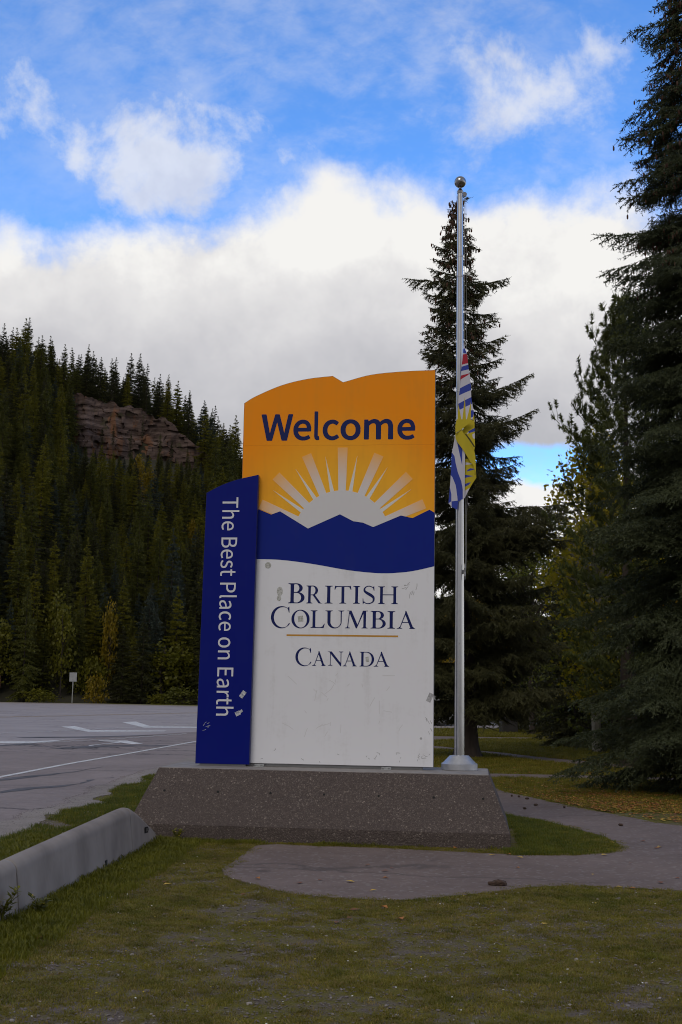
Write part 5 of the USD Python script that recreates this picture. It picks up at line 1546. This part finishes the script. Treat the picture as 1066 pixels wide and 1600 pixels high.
# the rest of the wood reads as one mass
names = sorted(k for k in KINDS if "spruce" in k or k.startswith("lime_poplar"))
pi = UsdGeom.PointInstancer.Define(stage, "/World/far_forest")
tag(pi, "unbroken dark conifer forest covering the hillside between roadside trees and crest", "forest", kind="stuff")
proto = []
for nme in names:
    x = UsdGeom.Xform.Define(stage, f"/World/far_forest/protos/{nme}")
    x.GetPrim().GetReferences().AddInternalReference(KINDS[nme])
    proto.append(x.GetPath())
pi.CreatePrototypesRel().SetTargets(proto)
wts = np.array([{"dark": 0.24, "green": 0.34, "olive": 0.24, "blue": 0.12, "lime": 0.06}[k.split("_")[0]] for k in names])
idx = rf.choice(len(names), size=len(rest_), p=wts / wts.sum())
pos = np.array([(x, y, float(hill_z(x, y)) - 0.2) for x, y, d, a in rest_])


def instancer_fill(pi, pos, idx, yaw, scl):
    pi.CreateProtoIndicesAttr(Vt.IntArray.FromNumpy(np.asarray(idx, np.int32)))
    pi.CreatePositionsAttr(Vt.Vec3fArray.FromNumpy(np.asarray(pos, np.float32)))
    h = np.asarray(yaw) / 2
    pi.CreateOrientationsAttr(Vt.QuathArray([Gf.Quath(float(c), 0, 0, float(s)) for c, s in zip(np.cos(h), np.sin(h))]))
    sc = np.asarray(scl, np.float32)
    if sc.ndim == 1:
        sc = np.repeat(sc[:, None], 3, 1)
    pi.CreateScalesAttr(Vt.Vec3fArray.FromNumpy(sc.astype(np.float32)))


hs = rf.uniform(0.55, 1.1, len(pos))
for k, (x, y, d, a) in enumerate(rest_):
    if -0.226 < a < -0.112 and 170 < d < 246:
        room = float(hill_z(248 * math.sin(a), 248 * math.cos(a))) * d / 248 + 1.5 - float(hill_z(x, y))
        hs[k] = min(hs[k], room / 13.5)
ws = np.maximum(hs, 0.35) * rf.uniform(0.85, 1.2, len(pos))
instancer_fill(pi, pos, idx, rf.uniform(0, 6.28, len(pos)), np.c_[ws, ws, hs])

# ------------------------------------------------------------------ grass, stones, leaves
rgx = np.random.default_rng(9)


def tuft(n, h, spread, wid, r, bend=0.6):
    """n curved blades, two faces each side of the bend."""
    tr = []
    for _ in range(n):
        p = np.array([r.normal(0, spread), r.normal(0, spread), -0.004])
        a = r.uniform(0, 6.283)
        d = np.array([math.cos(a), math.sin(a), 0]) * r.uniform(0.15, 1.0) * bend
        w = np.array([-math.sin(a), math.cos(a), 0]) * wid * r.uniform(0.7, 1.3)
        hh = h * r.uniform(0.5, 1.25)
        m_ = p + d * hh * 0.4 + [0, 0, hh * 0.62]
        t = p + d * hh + [0, 0, hh * (1.0 - 0.25 * bend)]
        tr += [[p - w / 2, p + w / 2, m_ + w * 0.35], [p - w / 2, m_ + w * 0.35, m_ - w * 0.35], [m_ - w * 0.35, m_ + w * 0.35, t]]
    return tri_mesh(np.array(tr).reshape(-1, 3))


def scatter(name, protos, pos, idx, yaw, scl, **kw):
    pi = UsdGeom.PointInstancer.Define(stage, f"/World/{name}")
    tag(pi, **kw)
    ps = []
    for nm, me, mt in protos:
        ps.append(usdkit.mesh(stage, f"/World/{name}/protos/{nm}", me, M[mt]).GetPath())
    pi.CreatePrototypesRel().SetTargets(ps)
    instancer_fill(pi, pos, idx, yaw, scl)


def pick(n, x0, x1, y0, y1, inside=None, outside=()):
    p = np.c_[rgx.uniform(x0, x1, n), rgx.uniform(y0, y1, n)]
    k = np.ones(n, bool)
    if inside is not None:
        k &= contains_xy(inside, p[:, 0], p[:, 1])
    for o in outside:
        k &= ~contains_xy(o, p[:, 0], p[:, 1])
    return p[k]


bl = np.array([math.sin(BA), math.cos(BA)])
bpoly = Polygon([B0 - bl * 6, B0 + bl * 4.35, B0 + bl * 4.35 + [-0.31, 0], B0 - bl * 6 + [-0.31, 0]])
hard = [path_poly, plinth_foot, bpoly, road_poly, shoulder]
GP = []
for k, (mt, h, bend) in enumerate((("grass_o", 0.022, 1.1), ("grass_o", 0.018, 1.3), ("grass_g", 0.025, 1.0), ("grass_d", 0.022, 1.2), ("grass_l", 0.055, 0.6), ("grass_l", 0.075, 0.6), ("grass_g", 0.05, 0.7), ("grass_o", 0.05, 0.9))):
    GP.append((f"tuft_{k + 1:03d}", tuft(16, h, 0.022 if k < 4 else 0.035, 0.0045 if k < 4 else 0.006, rgx, bend), mt))
# front lawn: sparse where people walk, thicker by the barrier, the path's edge and to the right
p = pick(150000, -3.4, 5.2, 4.6, 13.4, outside=hard)
p = p[np.abs(p[:, 0]) < 0.32 * p[:, 1] + 0.9]
x, y = p[:, 0], p[:, 1]
dens = meshkit.fbm(np.c_[p * 1.5, p[:, :1] * 0], 4, 1) * 0.5 + meshkit.fbm(np.c_[p * 6.5, p[:, :1] * 0], 3, 2) * 0.5
bd = (x - (B0[0] + (y - B0[1]) * math.tan(BA)))
lush = np.exp(-np.clip(bd, 0, 9) / 0.45) * 0.30 + np.exp(-((np.hypot(x - 2.6, (y - 10.0) * 0.7)) / 1.5) ** 2) * 0.13 + np.clip((y - 8.6) / 4, 0, 1) * 0.08
bare = np.exp(-(((x + 0.25) / 1.15) ** 2 + ((y - 8.2) / 1.6) ** 2)) * 0.10 + np.exp(-(((x + 0.2) / 1.0) ** 2 + ((y - 6.0) / 0.7) ** 2)) * 0.05
score = dens + lush - bare
keep = rgx.random(len(p)) < np.clip((score - 0.375) / 0.20, 0.03, 1.0) * 0.85
p, score, bd = p[keep], score[keep], bd[keep]
ki = np.where(rgx.random(len(p)) < np.clip((score - 0.60) * 3.5, 0.05, 0.85), 2, np.where(rgx.random(len(p)) < 0.16, 3, rgx.integers(0, 2, len(p))))
ki = np.where((bd < 0.5) & (rgx.random(len(p)) < 0.35), 6, ki)
pa = np.c_[p, np.zeros(len(p))]
sa_ = rgx.uniform(0.6, 1.2, len(p)) * (1 + 0.5 * np.exp(-np.clip(bd, 0, 9) / 0.25))
# verge between barrier and road
verge = Polygon([(-3.75, 6), (-3.62, 15), (-3.45, 17), (-3.3, 21), (-3.2, 26), (-2.2, 26), (-2.0, 17), (-2.25, 14.0), (-2.35, 13.0), (-2.7, 9.2), (-3.2, 4)])
pv = pick(26000, -4.2, -1.8, 6, 26, verge.buffer(0.35), hard)
dn = meshkit.fbm(np.c_[pv * 2.2, pv[:, :1] * 0], 4, 5)
inn = contains_xy(verge, pv[:, 0], pv[:, 1])
pv = pv[rgx.random(len(pv)) < np.clip((dn - np.where(inn, 0.25, 0.46)) / 0.2, 0, 1)]
kv = rgx.choice([4, 5, 6, 7, 3], len(pv), p=[0.28, 0.16, 0.22, 0.24, 0.10])
# the tongue of lawn right of the plinth and the strip at its foot
tri_ = Polygon([(1.82, 12.72), (2.40, 12.78), (2.86, 13.0), (3.10, 13.5), (3.10, 14.3), (2.93, 15.2), (2.70, 16.1), (2.36, 16.8), (2.0, 17.5), (1.9, 15.0)])
pt = pick(60000, 1.7, 3.3, 12.5, 17.8, tri_.buffer(0.05), [plinth_foot])
pt = pt[rgx.random(len(pt)) < 0.32]
dist_p = np.abs((pt[:, 0] - 1.95))
kt = np.where(rgx.random(len(pt)) < np.exp(-dist_p / 0.5), rgx.choice([4, 6, 2], len(pt)), rgx.choice([2, 0, 1], len(pt)))
foot_strip = Polygon([uv(-2.1, -0.24)[:2], uv(-1.0, -0.26)[:2], uv(0.3, -0.10)[:2], uv(1.2, -0.07)[:2], uv(2.1, -0.06)[:2], uv(2.1, 0.0)[:2], uv(-2.1, 0.0)[:2]])
pf = pick(14000, -2.4, 2.0, 12.6, 13.9, foot_strip, [bpoly])
pf = pf[rgx.random(len(pf)) < np.clip((meshkit.fbm(np.c_[pf * 3.0, pf[:, :1] * 0], 3, 7) - 0.40) / 0.15, 0, 1)]
kf = rgx.choice([2, 6, 0, 3], len(pf), p=[0.35, 0.3, 0.25, 0.1])
# far lawn among the paths
pl = pick(60000, 0.5, 12, 17.5, 60, None, hard + [strip_a, strip_b, strip_c])
pl = pl[rgx.random(len(pl)) < np.clip(22 / pl[:, 1], 0.1, 1)]
kl = rgx.choice([7, 7, 6, 3, 0], len(pl), p=[0.4, 0.2, 0.2, 0.1, 0.1])
sl = rgx.uniform(0.8, 1.5, len(pl)) * np.clip(pl[:, 1] / 24, 0.8, 2.2)
rim = path_poly.buffer(0.05).difference(path_poly.buffer(-0.10))
pr_ = pick(60000, -1.4, 4.5, 9.5, 22, rim, [plinth_foot])
pr_ = pr_[rgx.random(len(pr_)) < np.clip((meshkit.fbm(np.c_[pr_ * 4.0, pr_[:, :1] * 0], 4, 17) - 0.45) / 0.12, 0, 1) * 0.8]
kr = rgx.choice([0, 1, 2, 3], len(pr_), p=[0.35, 0.25, 0.25, 0.15])
allp = np.vstack([np.c_[pr_, np.zeros(len(pr_))], pa, np.c_[pv, np.zeros(len(pv))], np.c_[pt, np.zeros(len(pt))], np.c_[pf, np.zeros(len(pf))], np.c_[pl, np.zeros(len(pl))]])
alli = np.concatenate([kr, ki, kv, kt, kf, kl])
alls = np.concatenate([rgx.uniform(0.5, 1.0, len(pr_)), sa_, rgx.uniform(0.6, 1.15, len(pv)), rgx.uniform(0.5, 0.95, len(pt)), rgx.uniform(0.6, 1.1, len(pf)), sl])
scatter("grass", GP, allp, alli, rgx.uniform(0, 6.28, len(allp)), alls, label="short patchy grass over the lawns and the roadside verge", cat="grass", kind="stuff")

# pebbles on the worn ground and on the shoulder
def pebble(r, s):
    m = trimesh.creation.icosphere(0, 1.0)
    m.vertices *= np.array([1.0, 0.8, 0.5]) * s * r.uniform(0.8, 1.2, (1, 3))
    m.vertices += r.normal(0, 0.14 * s, m.vertices.shape)
    return m


PP = [(f"pebble_{k + 1:03d}", pebble(rgx, 0.007), "stone_a" if k < 2 else "stone_b") for k in range(5)]
q1 = pick(42000, -2.6, 4.0, 4.8, 13.2, None, hard[:3])
q1 = q1[np.abs(q1[:, 0]) < 0.32 * q1[:, 1] + 0.6]
d1 = meshkit.fbm(np.c_[q1 * 1.5, q1[:, :1] * 0], 4, 1)
q1 = q1[rgx.random(len(q1)) < np.clip((0.60 - d1) / 0.14, 0.25, 1) * 0.9]
q2 = pick(40000, -4.4, -3.0, 8, 26, shoulder.buffer(0.1))
q2 = q2[rgx.random(len(q2)) < 0.6]
qq = np.vstack([q1, q2])
scatter("pebbles", PP, np.c_[qq, np.full(len(qq), 0.004)], rgx.choice(5, len(qq), p=[0.05, 0.05, 0.3, 0.3, 0.3]), rgx.uniform(0, 6.28, len(qq)), rgx.gamma(3.0, 0.20, len(qq)) + 0.25, label="small grey pebbles on worn soil and road shoulder", cat="pebbles", kind="stuff")

# fallen leaves under the right-hand trees
def leaf_m(r):
    L = 0.068
    a = r.uniform(0.2, 0.6)
    v = np.array([(0, 0, 0.004), (L * 0.5, L * 0.36, 0.004 + 0.02 * a), (L, 0, 0.006), (L * 0.5, -L * 0.36, 0.004 + 0.02 * a)])
    return trimesh.Trimesh(v, [[0, 2, 1], [0, 3, 2]], process=False)


LP = [(f"leaf_{k + 1:03d}", leaf_m(rgx), ("litter_a", "litter_a", "litter_b", "litter_b", "litter_c")[k]) for k in range(5)]
lit = Polygon([(2.9, 22.4), (2.95, 21.0), (3.2, 20.0), (3.45, 18.95), (3.8, 17.75), (4.2, 16.6), (4.9, 15.6), (7.5, 13), (9, 15), (9, 24), (3, 24.4)])
e1 = pick(110000, 2.6, 9, 13, 25, lit, [path_poly, strip_a])
dn = meshkit.fbm(np.c_[e1 * 1.1, e1[:, :1] * 0], 4, 12)
wl = np.exp(-np.hypot((e1[:, 0] - 4.9) / 2.2, (e1[:, 1] - 18.0) / 3.2) ** 2)
e1 = e1[rgx.random(len(e1)) < np.clip(0.06 + 0.75 * wl * np.clip((dn - 0.32) / 0.2, 0.1, 1), 0, 1) * 0.6]
e2 = pick(5200, 1.0, 9, 26, 34, None, [strip_a, strip_b])
e3 = pick(60, -2, 4, 8, 16, None, [plinth_foot])
ee = np.vstack([e1, e2, e3])
scatter("fallen_leaves", LP, np.c_[ee, np.full(len(ee), 0.008)], rgx.integers(0, 5, len(ee)), rgx.uniform(0, 6.28, len(ee)), rgx.uniform(0.6, 1.3, len(ee)), label="brown, orange and yellow fallen leaves under the right-hand trees", cat="leaves", kind="stuff")

# cones dropped on the path
cm_ = trimesh.creation.icosphere(2, 1.0)
cm_.vertices *= np.array([0.032, 0.016, 0.016]) * (1 + 0.22 * np.sin(cm_.vertices[:, :1] * 22) * np.sign(np.sin(np.arctan2(cm_.vertices[:, 2:], cm_.vertices[:, 1:2]) * 7)))
cc = stage.CreateClassPrim("/World/fallen_cone_kind")
usdkit.mesh(stage, "/World/fallen_cone_kind/scales", cm_, M["dirt"], smooth=40)
KINDS["cone"] = "/World/fallen_cone_kind"
for (x, y) in ((3.02, 19.5), (2.98, 18.4), (3.35, 18.1), (2.85, 20.0), (2.72, 17.8), (3.62, 15.7), (2.95, 19.9), (2.7, 21.0)):
    copy("cone", "spruce_cone", (x, y, 0.019), rgx.uniform(0, 6.28), 1.0, 1.0, "dark spruce cone lying on the asphalt path right of the plinth", "cone", "cones dropped on the path")

# weeds at the foot of the barrier
def weed(n, h, r):
    tr, fl_ = [], []
    for _ in range(n):
        a = r.uniform(0, 6.283)
        d = np.array([math.cos(a), math.sin(a), 0])
        L = h * r.uniform(0.5, 1.1)
        pts = np.array([[0, 0, 0], d * 0.12 * L + [0, 0, 0.55 * L], d * 0.42 * L + [0, 0, 0.92 * L]])
        tr.append(tube(pts, [0.004, 0.003, 0.0015], 4))
        for _k in range(7):
            t = r.uniform(0.15, 1.0)
            p_ = pts[0] * (1 - t) + pts[2] * t + [0, 0, 0.1 * L * math.sin(3.1 * t)]
            b = r.uniform(0, 6.283)
            e = np.array([math.cos(b), math.sin(b), r.uniform(0.0, 0.7)]) * r.uniform(0.03, 0.07)
            s = np.array([-math.sin(b), math.cos(b), 0.1]) * 0.012
            tr.append(trimesh.Trimesh(np.array([p_, p_ + e * 0.5 + s, p_ + e, p_ + e * 0.5 - s]), [[0, 1, 2], [0, 2, 3]], process=False))
        if r.random() < 0.3:
            f_ = trimesh.creation.icosphere(0, 0.008)
            f_.vertices *= [1, 1, 0.5]
            f_.apply_translation(pts[2])
            fl_.append(f_)
    return cat_(tr), fl_


for (x, y, n, h, lb) in ((-2.28, 8.55, 16, 0.26, "leafy weed with tiny yellow flowers against the nearest barrier joint"), (-2.12, 8.95, 10, 0.16, "low leafy weed in the grass just beyond the nearest barrier joint"), (-2.32, 8.05, 14, 0.24, "leafy weed at the photo's left edge against the barrier"), (-1.72, 13.42, 9, 0.12, "small weed clump at the plinth's left foot")):
    w_, fl_ = weed(n, h, rgx)
    t = thing("weed", (x, y, 0), 0, label=lb, cat="weed")
    part(t, "leaves", w_, M["grass_g"])
    if fl_:
        part(t, "flowers", cat_(fl_), M["petal_y"], kind="stuff")

# pale scraps and flower heads in the grass
SP = [("speck_001", pebble(rgx, 0.006), "petal"), ("speck_002", pebble(rgx, 0.006), "petal_y")]
z1 = pick(150, -2.4, 3.4, 5.2, 12.6, None, hard[:3])
z2 = pick(60, -3.8, -2.4, 9, 20, verge)
zz_ = np.vstack([z1, z2])
scatter("flower_heads", SP, np.c_[zz_, rgx.uniform(0.01, 0.05, len(zz_))], (rgx.random(len(zz_)) < 0.35).astype(int), rgx.uniform(0, 6.28, len(zz_)), rgx.uniform(0.5, 1.3, len(zz_)), label="tiny white and yellow flower heads scattered in the grass", cat="flowers", kind="stuff")
